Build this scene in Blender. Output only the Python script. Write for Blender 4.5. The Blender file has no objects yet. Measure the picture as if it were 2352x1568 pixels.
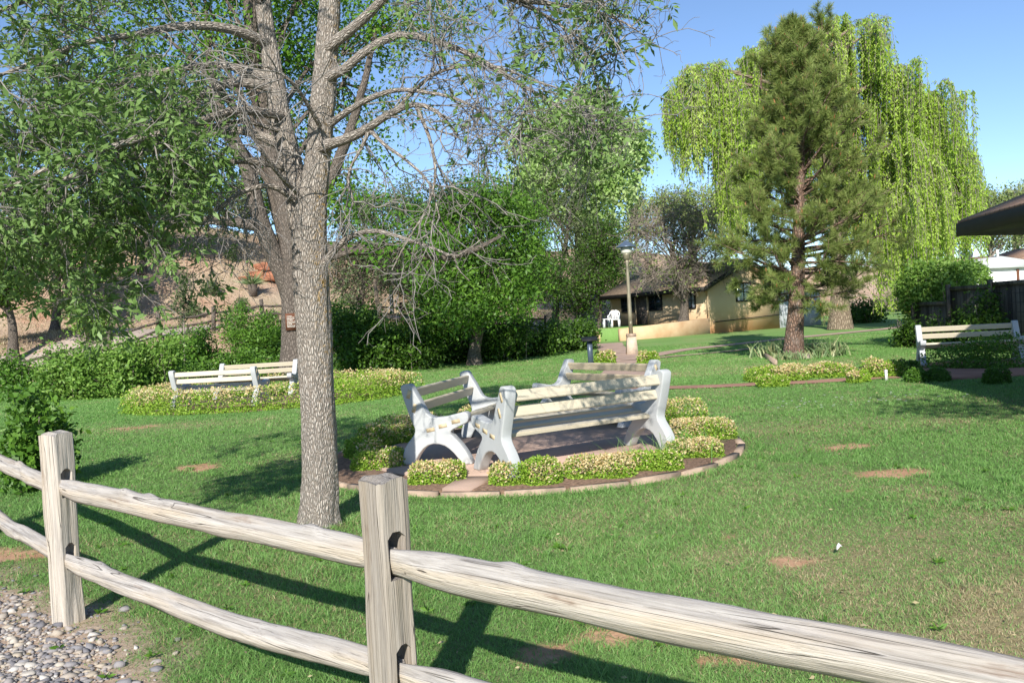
import bpy, bmesh, math
import numpy as np
from mathutils import Matrix, Vector
rng = np.random.default_rng(11)
SC = bpy.context.scene
COL = SC.collection
PI = math.pi
# ------------------------------------------------------------------ camera calibration
CH, FPX = 1.5, 1898.0
PITCH, ROLL = math.atan(60 / 2421.0), 0.06
_F = np.array([0, math.cos(PITCH), -math.sin(PITCH)]); _U0 = np.array([0, math.sin(PITCH), math.cos(PITCH)]); _R0 = np.array([1.0, 0, 0])
_R = math.cos(ROLL) * _R0 - math.sin(ROLL) * _U0
_U = math.cos(ROLL) * _U0 + math.sin(ROLL) * _R0
_C = np.array([0, 0, CH])
def ray(px, py): return _F + (px - 1176) / FPX * _R - (py - 784) / FPX * _U
def AT(px, py, Y):
    d = ray(px, py); return _C + d * (Y / d[1])
def ss(t):
    t = np.clip(t, 0, 1); return t * t * (3 - 2 * t)
BANK = np.array([(-300, 10), (-60, 24), (-24, 29), (-19, 31), (-14.5, 32), (-9, 34), (-3, 39), (3, 50), (6, 58), (16, 66), (32, 76), (90, 100), (300, 140)], float)
def bank_d(x, y):
    x = np.asarray(x, float); y = np.asarray(y, float)
    best = np.full(x.shape, 1e9); sg = np.ones(x.shape)
    for a, b in zip(BANK[:-1], BANK[1:]):
        e = b - a; L2 = e @ e
        t = np.clip(((x - a[0]) * e[0] + (y - a[1]) * e[1]) / L2, 0, 1)
        dx = x - a[0] - t * e[0]; dy = y - a[1] - t * e[1]
        d = np.hypot(dx, dy); s = np.where(e[0] * (y - a[1]) - e[1] * (x - a[0]) > 0, 1.0, -1.0)
        m = d < best - 1e-9
        best = np.where(m, d, best); sg = np.where(m, s, sg)
    return best * sg
def T(x, y):
    x = np.asarray(x, float); y = np.asarray(y, float)
    z = 0.25 * ss((y - 20) / 22)
    d = bank_d(x, y)
    f = 1 - 0.35 * ss((x - 10) / 25)
    return z + (1.9 * ss(d / 7) + 6.6 * ss((d - 9) / 14) + 0.15 * ss(d / 6) * np.sin(x * .7 + y * .23) * np.cos(y * .5)) * f
def G(px, py):
    d = ray(px, py); t = 0.5
    prev = 0
    for _ in range(4000):
        p = _C + d * t
        if p[2] <= float(T(p[0], p[1])): break
        prev = t; t += 0.05 + t * 0.004
    lo, hi = prev, t
    for _ in range(30):
        m = (lo + hi) / 2; p = _C + d * m
        if p[2] <= float(T(p[0], p[1])): hi = m
        else: lo = m
    p = _C + d * hi
    return p
def vnoise(x, y, s, seed=0):
    x = np.asarray(x) / s + 1000.3 + seed * 17.1; y = np.asarray(y) / s + 1000.7 + seed * 31.7
    xi = np.floor(x).astype(np.int64); yi = np.floor(y).astype(np.int64); u = x - xi; v = y - yi
    u = u * u * (3 - 2 * u); v = v * v * (3 - 2 * v)
    def h(a, b):
        n = (a * 374761393 + b * 668265263 + seed * 982451653) & 0x7fffffff
        n = ((n ^ (n >> 13)) * 1274126177) & 0x7fffffff
        return ((n ^ (n >> 16)) & 0xffff) / 65535.0
    return (h(xi, yi) * (1 - u) + h(xi + 1, yi) * u) * (1 - v) + (h(xi, yi + 1) * (1 - u) + h(xi + 1, yi + 1) * u) * v
def fbm(x, y, s, seed=0):
    return (vnoise(x, y, s, seed) + .5 * vnoise(x, y, s / 2.1, seed + 1) + .25 * vnoise(x, y, s / 4.3, seed + 2)) / 1.75

# ------------------------------------------------------------------ materials
class NT:
    def __init__(s, name):
        s.m = bpy.data.materials.new(name); s.m.use_nodes = True
        s.t = s.m.node_tree; s.t.nodes.clear()
    def n(s, typ, **kw):
        nd = s.t.nodes.new('ShaderNode' + typ)
        for k, v in kw.items():
            if k.startswith('i_'):
                key = k[2:]; key = int(key) if key.isdigit() else key.replace('_', ' ')
                if hasattr(v, 'is_output') or isinstance(v, bpy.types.NodeSocket): s.t.links.new(v, nd.inputs[key])
                else: nd.inputs[key].default_value = v
            else: setattr(nd, k, v)
        return nd
    def l(s, a, b): s.t.links.new(a, b)
    def ramp(s, fac, stops, interp='LINEAR'):
        r = s.n('ValToRGB'); r.color_ramp.interpolation = interp
        el = r.color_ramp.elements
        while len(el) < len(stops): el.new(0.5)
        for e, (p, c) in zip(el, stops):
            e.position = p; e.color = (*c, 1) if len(c) == 3 else c
        s.l(fac, r.inputs['Fac']); return r.outputs['Color']
    def coords(s, kind='Object', scale=(1, 1, 1)):
        if kind in ('bk',):
            o = s.n('Attribute', attribute_name='bk').outputs['Vector']
        elif kind == 'World': o = s.n('NewGeometry').outputs['Position']
        else: o = s.n('TexCoord').outputs[kind]
        return s.n('Mapping', i_Vector=o, i_Scale=scale).outputs['Vector']
    def noise(s, vec, scale, detail=4, rough=.55): return s.n('TexNoise', i_Vector=vec, i_Scale=scale, i_Detail=detail, i_Roughness=rough).outputs['Fac']
    def mix(s, fac, a, b, mode='MIX'):
        m = s.n('Mix', data_type='RGBA', blend_type=mode)
        for idx, v in ((0, fac), (6, a), (7, b)):
            if isinstance(v, bpy.types.NodeSocket): s.l(v, m.inputs[idx])
            else: m.inputs[idx].default_value = (*v, 1) if isinstance(v, tuple) and len(v) == 3 else v
        return m.outputs[2]
    def math(s, op, a, b=0.0):
        m = s.n('Math', operation=op)
        for i, v in enumerate((a, b)):
            if isinstance(v, bpy.types.NodeSocket): s.l(v, m.inputs[i])
            else: m.inputs[i].default_value = v
        return m.outputs[0]
    def bump(s, h, strength=.5, dist=.01): return s.n('Bump', i_Height=h, i_Strength=strength, i_Distance=dist).outputs['Normal']
    def done(s, color, rough=.8, normal=None, spec=.3, metal=0.0, transl=None, **kw):
        p = s.n('BsdfPrincipled')
        for k, v in (('Base Color', color), ('Roughness', rough), ('Specular IOR Level', spec), ('Metallic', metal)):
            if isinstance(v, bpy.types.NodeSocket): s.l(v, p.inputs[k])
            else: p.inputs[k].default_value = (*v, 1) if isinstance(v, tuple) and len(v) == 3 else v
        if normal is not None: s.l(normal, p.inputs['Normal'])
        out = p.outputs[0]
        if transl:
            tr = s.n('BsdfTranslucent')
            if isinstance(color, bpy.types.NodeSocket): s.l(color, tr.inputs['Color'])
            else: tr.inputs['Color'].default_value = (*color, 1)
            mx = s.n('MixShader'); mx.inputs[0].default_value = transl
            s.l(out, mx.inputs[1]); s.l(tr.outputs[0], mx.inputs[2]); out = mx.outputs[0]
        o = s.n('OutputMaterial'); s.l(out, o.inputs['Surface'])
        return s.m
def leafmat(name, c0, c1, c2, transl=.3, rough=.5, spec=.35, extra=None):
    t = NT(name); a = t.n('Attribute', attribute_name='v').outputs['Fac']
    st = [(0, c0), (.5, c1), (.93 if extra else 1, c2)]
    if extra: st += [(.95, extra)]
    return t.done(t.ramp(a, st), rough, None, spec, transl=transl)
def plain(name, c, rough=.7, var=.12, sc=6.0, bump=.15, dist=.004, spec=.3, metal=0., kind='Object', stretch=(1, 1, 1)):
    t = NT(name); v = t.coords(kind, stretch); n = t.noise(v, sc, 5)
    d = tuple(max(0, x * (1 - var * 2)) for x in c); e = tuple(min(1, x * (1 + var * 2)) for x in c)
    col = t.ramp(n, [(.25, d), (.75, e)])
    return t.done(col, rough, t.bump(t.noise(v, sc * 9, 3), bump, dist), spec, metal)

def mat_bark(name, light, dark, sc=40, vs=.34, bstr=1.0, dist=.012, lichen=None, warm=None):
    t = NT(name); v = t.coords('bk', (1, 1, vs))
    wob = t.n('TexNoise', i_Vector=v, i_Scale=sc * .35, i_Detail=3.0).outputs['Color']
    v2 = t.n('VectorMath', operation='MULTIPLY_ADD', i_0=wob, i_1=(.025, .025, .02), i_2=v).outputs[0]
    vo = t.n('TexVoronoi', feature='DISTANCE_TO_EDGE', i_Vector=v2, i_Scale=sc).outputs['Distance']
    e = t.math('MINIMUM', t.math('MULTIPLY', vo, 3.2), 1.0)
    n1 = t.noise(v, sc * 2.2, 5, .65); n2 = t.noise(t.coords('bk'), 1.3, 3)
    col = t.ramp(e, [(0.02, dark), (.35, tuple(.5 * a + .5 * b for a, b in zip(light, dark))), (.8, light)])
    col = t.mix(t.math('MULTIPLY', n1, .55), col, tuple(c * .45 for c in light))
    col = t.mix(t.ramp(n2, [(.4, (0, 0, 0)), (.75, (.5, .5, .5))]), col, tuple(c * .62 for c in light))
    if warm: col = t.mix(t.ramp(t.noise(v, sc * .8, 2), [(.5, (0, 0, 0)), (.7, (.6, .6, .6))]), col, warm)
    if lichen:
        a = t.ramp(t.noise(t.coords('bk', (1, 1, .8)), 34, 4, .7), [(.53, (0, 0, 0)), (.63, (1, 1, 1))])
        b = t.n('Attribute', attribute_name='lich').outputs['Fac']
        col = t.mix(t.math('MULTIPLY', a, b), col, lichen)
    h = t.math('ADD', e, t.math('MULTIPLY', n1, .5))
    return t.done(col, .9, t.bump(h, bstr, dist), .15)
def mat_wood_grey(name, k=1.0):
    t = NT(name)
    v = t.coords('Object', (1.1, 34, 34)); vf = t.coords('Object', (3.5, 190, 190)); vb = t.coords('Object', (.8, 9, 9))
    n = t.noise(v, 1.6, 6, .65); nf = t.noise(vf, 1.0, 3); nb = t.noise(vb, 1.5, 3)
    col = t.ramp(n, [(.28, (.15, .13, .115)), (.40, (.31, .28, .25)), (.54, (.45, .415, .375)), (.75, (.57, .535, .495))])
    col = t.mix(t.ramp(nb, [(.52, (0, 0, 0)), (.70, (.5, .5, .5))]), col, (.50, .39, .26))
    col = t.mix(t.ramp(nb, [(.28, (.9, .9, .9)), (.42, (0, 0, 0))]), col, (.27, .26, .255))
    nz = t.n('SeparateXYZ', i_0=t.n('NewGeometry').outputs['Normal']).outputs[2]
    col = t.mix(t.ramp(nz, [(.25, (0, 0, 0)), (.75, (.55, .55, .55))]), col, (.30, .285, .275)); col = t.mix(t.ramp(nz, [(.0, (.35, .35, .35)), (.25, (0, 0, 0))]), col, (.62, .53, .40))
    col = t.mix(t.ramp(nf, [(.30, (.6, .6, .6)), (.42, (0, 0, 0))]), col, (.15, .13, .115))
    # drying cracks and brown rot stains along the grain
    wv = t.n('TexNoise', i_Vector=t.coords('Object', (.32, 21, 21)), i_Scale=1.3, i_Detail=1.0).outputs['Fac']
    crack = t.ramp(t.math('ABSOLUTE', t.math('SUBTRACT', wv, .5)), [(.0, (1, 1, 1)), (.007, (0, 0, 0))])
    crack = t.math('MULTIPLY', crack, t.ramp(t.noise(t.coords('Object', (2.2, 14, 14)), 1.0, 2), [(.47, (0, 0, 0)), (.54, (1, 1, 1))]))
    col = t.mix(t.math('MULTIPLY', crack, .85), col, (.07, .052, .04))
    st = t.noise(t.coords('Object', (1.6, 11, 11)), 1.1, 5, .7)
    col = t.mix(t.ramp(st, [(.63, (0, 0, 0)), (.74, (.75, .75, .75))]), col, (.16, .085, .05))
    if k < 1: col = t.mix(1.0, col, (k, k * .98, k * .96), 'MULTIPLY')
    h = t.math('ADD', t.math('ADD', t.math('MULTIPLY', n, 1.0), nf), t.math('MULTIPLY', crack, -1.4))
    return t.done(col, .85, t.bump(h, .9, .006), .2)

M = {}
M['wood'] = mat_wood_grey('weathered_cedar')
M['wood_dark'] = mat_wood_grey('old_cedar', .72)
M['ash_bark'] = mat_bark('ash_bark', (.56, .505, .44), (.17, .13, .10), 72, .28, 1.0, .012, lichen=(.36, .22, .05))
M['ash_twig'] = plain('ash_twig', (.235, .215, .195), .8, .25, 20)
M['dark_bark'] = mat_bark('dark_bark', (.24, .20, .165), (.05, .04, .033), 22, .35, 1.0, .02)
M['grey_bark'] = mat_bark('grey_bark', (.30, .265, .225), (.07, .055, .045), 26, .3, 1.0, .02)
M['pine_bark'] = mat_bark('pine_bark', (.31, .20, .145), (.06, .042, .034), 17, .45, 1.0, .03, warm=(.30, .255, .22))
M['willow_bark'] = mat_bark('willow_bark', (.38, .30, .215), (.10, .07, .05), 12, .3, 1.0, .03)
M['twig_grey'] = plain('twig_grey', (.27, .225, .19), .85, .2, 15)
M['ash_leaf'] = leafmat('ash_leaf', (.095, .175, .04), (.16, .27, .07), (.27, .40, .14), .35)
M['elm_leaf'] = leafmat('elm_leaf', (.055, .15, .012), (.10, .235, .018), (.18, .33, .03), .35)
M['cotton_leaf'] = leafmat('cotton_leaf', (.23, .38, .08), (.34, .50, .15), (.50, .62, .28), .4)
M['shrub_leaf'] = leafmat('shrub_leaf', (.045, .115, .012), (.085, .195, .02), (.15, .29, .035), .3)
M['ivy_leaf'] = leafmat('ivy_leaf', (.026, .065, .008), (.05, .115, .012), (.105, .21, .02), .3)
M['vine_leaf'] = leafmat('vine_leaf', (.09, .19, .025), (.16, .29, .045), (.25, .39, .08), .3)
M['olive_leaf'] = leafmat('olive_leaf', (.055, .085, .03), (.10, .145, .055), (.17, .215, .09), .25)
M['mesq_leaf'] = leafmat('mesq_leaf', (.13, .19, .05), (.21, .28, .08), (.31, .37, .13), .3)
M['dark_leaf'] = leafmat('dark_leaf', (.02, .035, .018), (.04, .065, .03), (.07, .11, .045), .2)
M['willow_leaf'] = leafmat('willow_leaf', (.24, .38, .035), (.37, .54, .065), (.52, .66, .15), .45)
M['needle'] = leafmat('pine_needle', (.115, .17, .035), (.205, .27, .065), (.34, .39, .13), .25, .55, .3, extra=(.40, .19, .08))
def hedge_mat():
    t = NT('hedge_leaf'); a = t.n('Attribute', attribute_name='v').outputs['Fac']
    M['hedge_leaf'] = t.done(t.ramp(a, [(0, (.10, .21, .015)), (.3, (.21, .36, .03)), (.585, (.38, .50, .08)), (.60, (.40, .26, .10)), (.75, (.60, .47, .22)), (.95, (.74, .65, .40))]), .55, None, .3, transl=.25)
hedge_mat()
M['iris_leaf'] = leafmat('iris_leaf', (.12, .21, .07), (.24, .32, .15), (.48, .45, .24), .2)
M['grass'] = leafmat('grass_blade', (.12, .265, .06), (.20, .385, .095), (.33, .49, .175), .4, .5, .35)
M['dry_blade'] = leafmat('dry_blade', (.22, .17, .09), (.38, .31, .17), (.50, .43, .26), .2, .7)
M['hill_blade'] = leafmat('hill_blade', (.14, .15, .07), (.40, .32, .20), (.58, .50, .33), .2, .7)
M['concrete'] = plain('bench_concrete', (.43, .445, .445), .65, .05, 3, .2, .002)
M['bench_wood'] = plain('bench_tan_paint', (.54, .48, .36), .5, .06, 2.5, .3, .002, stretch=(1, 9, 9))
M['bench_wood_old'] = plain('bench_worn_paint', (.50, .42, .29), .6, .14, 3.5, .5, .003, stretch=(1, 12, 12))
M['plank_end'] = plain('plank_end', (.56, .45, .28), .7, .12, 14)
M['path'] = plain('path_concrete', (.40, .285, .225), .9, .12, 1.6, .5, .004, kind='World')
M['red_path'] = plain('red_concrete', (.35, .19, .135), .9, .14, 1.3, .5, .004, kind='World')
M['curb'] = plain('edging_timber', (.36, .27, .20), .9, .2, 9, .5, .005, kind='World')
M['mulch'] = plain('bed_soil', (.27, .175, .12), .95, .3, 25, 1, .02, kind='World')
M['metal_blue'] = plain('painted_steel', (.075, .10, .14), .35, .1, 8, .05, .001, .5, .2)
M['pole'] = plain('lamp_pole_bronze', (.27, .24, .17), .45, .2, 5, .1, .001, .4, .3)
M['lampcap'] = plain('lamp_cap_steel', (.14, .19, .26), .3, .1, 8, .05, .001, .5, .5)
M['lens'] = plain('lamp_lens', (.62, .60, .52), .3, .05, 8, .02, .001)
M['lamp_base'] = plain('lamp_base_concrete', (.53, .43, .33), .9, .12, 6, .4, .004)
M['black'] = plain('black_paint', (.02, .02, .022), .5, .2, 8, .05, .001)
M['white_plastic'] = plain('white_plastic', (.80, .80, .80), .35, .03, 8, .02, .001)
M['yellow'] = plain('yellow_nosing', (.60, .36, .03), .7, .2, 8, .2, .002)
M['fascia'] = plain('dark_fascia', (.022, .019, .016), .6, .2, 4, .2, .003)
M['white_pipe'] = plain('white_pipe', (.75, .75, .74), .5, .05, 8)
M['rock'] = plain('rock', (.40, .33, .27), .9, .25, 7, 1, .03)
M['redrock'] = plain('redrock', (.38, .165, .095), .9, .25, 3, 1, .06)
M['sign'] = plain('brown_board', (.13, .055, .03), .6, .15, 8, .1, .001)
M['letter'] = plain('sign_letter', (.75, .72, .62), .6, .05, 8)
M['glass'] = None
def mk():
    t = NT('window_glass'); M['glass'] = t.done((.03, .04, .05), .06, None, .6)
    t = NT('curtain_glass'); v = t.coords('Object', (1, 1, 1)); n = t.noise(v, 4, 3)
    M['curtain'] = t.done(t.ramp(n, [(.35, (.30, .36, .42)), (.7, (.55, .62, .70))]), .15, None, .6)
    # stucco: cream above, iron-red splash staining near the ground
    t = NT('stucco'); v = t.coords('World'); n = t.noise(v, 1.1, 5); z = t.n('SeparateXYZ', i_0=v).outputs[2]
    zz = t.math('ADD', z, t.math('MULTIPLY', n, .9))
    col = t.ramp(t.math('MULTIPLY', zz, .4), [(.34, (.52, .27, .13)), (.56, (.58, .40, .23)), (.85, (.60, .46, .29))])
    M['stucco'] = t.done(col, .9, t.bump(t.noise(v, 40, 3), .4, .01), .15)
    t = NT('terrace_stucco'); v = t.coords('World'); n = t.noise(v, 1.4, 5)
    M['terrace'] = t.done(t.ramp(n, [(.3, (.50, .32, .18)), (.7, (.66, .48, .30))]), .9, t.bump(t.noise(v, 40, 3), .4, .01), .15)
    t = NT('metal_siding'); v = t.coords('Object'); x = t.n('SeparateXYZ', i_0=v).outputs[0]
    w = t.n('TexWave', wave_type='BANDS', bands_direction='X', i_Vector=v, i_Scale=3.2).outputs['Fac']
    M['siding'] = t.done((.56, .59, .64), .45, t.bump(w, 1, .03), .4)
    def shingle(name, c, sc):
        t = NT(name); v = t.coords('Object')
        br = t.n('TexBrick', i_Vector=v, i_Scale=sc, i_Color1=(*c, 1), i_Color2=(*[q * .62 for q in c], 1), i_Mortar=(*[q * .28 for q in c], 1), i_Mortar_Size=.02, i_Bias=-.1)
        br.offset = .5; br.inputs['Brick Width'].default_value = .9; br.inputs['Row Height'].default_value = .35
        n = t.noise(v, 5, 5)
        col = t.mix(t.math('MULTIPLY', n, .7), br.outputs['Color'], tuple(q * 1.2 for q in c))
        return t.done(col, .9, t.bump(t.math('ADD', t.math('MULTIPLY', br.outputs['Fac'], -1), n), 1, .02), .15)
    M['shingle'] = shingle('shake_shingle', (.44, .32, .22), 2.2)
    M['shingle2'] = shingle('brown_shingle', (.40, .26, .185), 2.4)
    t = NT('fence_boards'); v = t.coords('Object', (1, 1, 1)); x = t.n('SeparateXYZ', i_0=v).outputs[0]
    fr = t.math('FRACT', t.math('MULTIPLY', x, 1 / .145))
    gap = t.ramp(fr, [(.0, (1, 1, 1)), (.06, (0, 0, 0))])
    bid = t.math('FLOOR', t.math('MULTIPLY', x, 1 / .145))
    wn = t.n('TexWhiteNoise', noise_dimensions='1D'); t.l(bid, wn.inputs['W'])
    n = t.noise(t.coords('Object', (9, 9, .7)), 3, 5)
    col = t.ramp(t.math('ADD', t.math('MULTIPLY', n, .7), t.math('MULTIPLY', wn.outputs['Value'], .3)), [(.25, (.045, .04, .034)), (.75, (.16, .145, .12))])
    col = t.mix(gap, col, (.012, .01, .009))
    M['boards'] = t.done(col, .9, t.bump(t.math('ADD', n, t.math('MULTIPLY', gap, -2)), .8, .01), .15)
    # ground sheets
    t = NT('lawn_soil'); v = t.coords('World')
    dr = t.n('Attribute', attribute_name='dry').outputs['Fac']; di = t.n('Attribute', attribute_name='dirt').outputs['Fac']; fa = t.n('Attribute', attribute_name='far').outputs['Fac']
    n1 = t.noise(v, 22, 6, .7); n2 = t.noise(v, .55, 4); n3 = t.noise(v, 3, 4)
    soil = t.ramp(n1, [(.3, (.11, .15, .055)), (.7, (.19, .24, .10))])
    far = t.ramp(t.math('ADD', t.math('MULTIPLY', n1, .6), t.math('MULTIPLY', n2, .4)), [(.3, (.12, .22, .06)), (.5, (.18, .31, .09)), (.72, (.27, .385, .145))])
    col = t.mix(fa, soil, far)
    col = t.mix(t.math('MULTIPLY', dr, .8), col, t.ramp(n1, [(.3, (.24, .185, .10)), (.7, (.42, .34, .20))]))
    col = t.mix(di, col, t.ramp(n3, [(.3, (.40, .215, .125)), (.7, (.56, .345, .215))]))
    gr = t.n('Attribute', attribute_name='gravel').outputs['Fac']
    col = t.mix(gr, col, t.ramp(n1, [(.3, (.34, .24, .17)), (.7, (.52, .41, .32))]))
    M['lawn'] = t.done(col, .95, t.bump(n1, .7, .02), .1)
    t = NT('hill_soil'); v = t.coords('World'); n1 = t.noise(v, .35, 6, .65); n2 = t.noise(v, 4, 6, .7); 
    col = t.ramp(n1, [(.32, (.44, .22, .14)), (.45, (.50, .34, .24)), (.62, (.52, .41, .29)), (.8, (.38, .33, .20))])
    col = t.mix(t.math('MULTIPLY', n2, .6), col, (.40, .30, .21))
    M['hill'] = t.done(col, .95, t.bump(n2, 1, .15), .1)
    t = NT('trail_gravel'); v = t.coords('World'); n = t.noise(v, 6, 6)
    M['trail'] = t.done(t.ramp(n, [(.3, (.34, .27, .22)), (.7, (.47, .39, .33))]), .95, t.bump(n, .5, .03), .1)
    t = NT('gravel_stone'); a = t.n('Attribute', attribute_name='v').outputs['Fac']
    M['stone'] = t.done(t.ramp(a, [(0, (.14, .135, .145)), (.3, (.23, .22, .225)), (.6, (.33, .29, .26)), (.85, (.40, .34, .26)), (1, (.50, .47, .43))]), .85, t.bump(t.noise(t.coords('World'), 160, 3), .4, .003), .25)
mk()

# ------------------------------------------------------------------ mesh helpers
def mesh_np(name, V, faces, mat, parent=None, attrs=None, smooth=False, kind=None):
    """faces: list of int arrays (M,k); attrs {name: per-face floats or ('P', per-vertex floats/vecs)}"""
    V = np.ascontiguousarray(V, np.float32)
    faces = [np.ascontiguousarray(f, np.int32) for f in faces if len(f)]
    me = bpy.data.meshes.new(name)
    nl = sum(f.size for f in faces); nf = sum(len(f) for f in faces)
    me.vertices.add(len(V)); me.vertices.foreach_set('co', V.ravel())
    me.loops.add(nl); me.loops.foreach_set('vertex_index', np.concatenate([f.ravel() for f in faces]))
    me.polygons.add(nf)
    st = []; o = 0
    for f in faces:
        st.append(o + np.arange(len(f)) * f.shape[1]); o += f.size
    me.polygons.foreach_set('loop_start', np.concatenate(st).astype(np.int32))
    if smooth: me.polygons.foreach_set('use_smooth', np.ones(nf, bool))
    me.update(calc_edges=True)
    for k, a in (attrs or {}).items():
        dom = 'FACE'
        if isinstance(a, tuple): dom, a = 'POINT', a[1]
        a = np.ascontiguousarray(a, np.float32)
        if a.ndim == 2:
            at = me.attributes.new(k, 'FLOAT_VECTOR', dom); at.data.foreach_set('vector', a.ravel())
        else:
            at = me.attributes.new(k, 'FLOAT', dom); at.data.foreach_set('value', a)
    me.materials.append(mat)
    ob = bpy.data.objects.new(name, me); COL.objects.link(ob)
    if parent is not None: adopt(ob, parent)
    if kind: ob['kind'] = kind
    return ob
def world(o):
    w = Matrix.Translation(o.location) if o.type == 'EMPTY' else o.matrix_basis.copy()
    return w if o.parent is None else world(o.parent) @ o.matrix_parent_inverse @ w
def adopt(ob, parent):
    ob.parent = parent; ob.matrix_parent_inverse = world(parent).inverted()
def thing(name, label, cat, loc=(0, 0, 0), group=None):
    o = bpy.data.objects.new(name, None); COL.objects.link(o); o.location = [float(q) for q in loc]; o.empty_display_size = .2
    return tag(o, label, cat, group)
def tag(o, label, cat, group=None):
    o['label'] = label; o['category'] = cat
    if group: o['group'] = group
    return o
class MB:
    def __init__(s): s.V = []; s.F = {}; s.n = 0; s.B = []
    def add(s, V, F, bk=None):
        V = np.asarray(V, float).reshape(-1, 3)
        for f in F:
            f = np.asarray(f); s.F.setdefault(f.shape[1], []).append(f + s.n)
        s.V.append(V); s.B.append(V if bk is None else bk); s.n += len(V)
    def box(s, lo, hi, M4=None):
        x0, y0, z0 = lo; x1, y1, z1 = hi
        V = np.array([(x0, y0, z0), (x1, y0, z0), (x1, y1, z0), (x0, y1, z0), (x0, y0, z1), (x1, y0, z1), (x1, y1, z1), (x0, y1, z1)], float)
        s.hexa(V if M4 is None else V @ np.array(M4)[:3, :3].T + np.array(M4)[:3, 3])
    def hexa(s, V):
        s.add(V, [np.array([(0, 3, 2, 1), (4, 5, 6, 7), (0, 1, 5, 4), (1, 2, 6, 5), (2, 3, 7, 6), (3, 0, 4, 7)])])
    def poly(s, V): s.add(V, [np.arange(len(V))[None]])
    def prism(s, P, off):
        P = np.asarray(P, float); n = len(P); off = np.asarray(off, float)
        i = np.arange(n); j = (i + 1) % n
        s.add(np.vstack([P, P + off]), [np.stack([i, j, j + n, i + n], 1), i[::-1][None], (i + n)[None]])
    def tube(s, P, r, sides=8, cap=True):
        V, F, bk = tubes(np.asarray(P, float)[None], np.asarray(r, float)[None], sides)
        s.add(V, [F], bk)
        if cap:
            K = len(P); s.F.setdefault(sides, []).append(np.array([np.arange(sides)[::-1], np.arange(sides) + (K - 1) * sides]) + s.n - K * sides)
    def lathe(s, c, prof, sides=20):
        a = np.arange(sides) / sides * 2 * PI
        V = np.concatenate([np.stack([c[0] + r * np.cos(a), c[1] + r * np.sin(a), np.full(sides, c[2] + z)], 1) for r, z in prof])
        K = len(prof); F = []
        for k in range(K - 1):
            i = np.arange(sides); j = (i + 1) % sides
            F.append(np.stack([i + k * sides, j + k * sides, j + (k + 1) * sides, i + (k + 1) * sides], 1))
        s.add(V, [np.concatenate(F), np.array([np.arange(sides)[::-1], np.arange(sides) + (K - 1) * sides])])
    def build(s, name, mat, parent=None, smooth=False, attrs=None, kind=None):
        a = dict(attrs or {}); a['bk'] = ('P', np.concatenate(s.B))
        return mesh_np(name, np.concatenate(s.V), [np.concatenate(f) for f in s.F.values()], mat, parent, a, smooth, kind)
def tubes(P, R, S=5):
    """P (N,K,3) polylines, R (N,K) radii -> V, quads, straightened coordinates"""
    N, K, _ = P.shape
    t = np.gradient(P, axis=1); t /= np.linalg.norm(t, axis=2, keepdims=True) + 1e-9
    ref = np.where(np.abs(t[:, :1, 2:3]) > .8, np.array([[[1., 0, 0]]]), np.array([[[0, 0, 1.]]]))
    ref = np.broadcast_to(ref, P.shape)
    a = np.cross(t, ref); a /= np.linalg.norm(a, axis=2, keepdims=True) + 1e-9
    b = np.cross(t, a)
    an = np.arange(S) / S * 2 * PI
    ca = np.cos(an)[None, None, :, None]; sa = np.sin(an)[None, None, :, None]
    V = P[:, :, None] + R[:, :, None, None] * (ca * a[:, :, None] + sa * b[:, :, None])
    L = np.concatenate([np.zeros((N, 1)), np.cumsum(np.linalg.norm(np.diff(P, axis=1), axis=2), 1)], 1)
    bk = np.stack(np.broadcast_arrays(R[:, :, None] * np.cos(an), R[:, :, None] * np.sin(an), L[:, :, None] + (np.arange(N) * 3.7)[:, None, None]), 3)
    i = np.arange(S); j = (i + 1) % S
    q = np.stack([i, j, j + S, i + S], 1)
    F = (q[None, None] + (np.arange(K - 1) * S)[None, :, None, None] + (np.arange(N) * K * S)[:, None, None, None]).reshape(-1, 4)
    return V.reshape(-1, 3), F, bk.reshape(-1, 3)
def unit(v): return v / (np.linalg.norm(v, axis=-1, keepdims=True) + 1e-9)
def resample(P, K):
    P = np.asarray(P, float); d = np.concatenate([[0], np.cumsum(np.linalg.norm(np.diff(P[:, :3], axis=0), axis=1))])
    # catmull-rom-ish smoothing by cubic interpolation on chord length
    u = np.linspace(0, d[-1], K); out = np.empty((K, P.shape[1]))
    m = np.gradient(P, d, axis=0) if len(P) > 2 else np.repeat((P[1:] - P[:1]) / d[-1], 2, 0)
    k = np.clip(np.searchsorted(d, u, 'right') - 1, 0, len(d) - 2); h = d[k + 1] - d[k]; t = (u - d[k]) / h
    t = t[:, None]; h = h[:, None]
    return (2 * t**3 - 3 * t**2 + 1) * P[k] + (t**3 - 2 * t**2 + t) * h * m[k] + (-2 * t**3 + 3 * t**2) * P[k + 1] + (t**3 - t**2) * h * m[k + 1]
def grow(S, D, L, K=5, wob=.25, trop=(0, 0, 0)):
    N = len(S); P = np.empty((N, K, 3)); P[:, 0] = S; d = unit(D); st = (np.asarray(L) / (K - 1))[:, None]
    for k in range(1, K):
        P[:, k] = P[:, k - 1] + d * st
        d = unit(d + rng.normal(0, wob, (N, 3)) + np.asarray(trop) * (1.0 / K))
    return P
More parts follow.
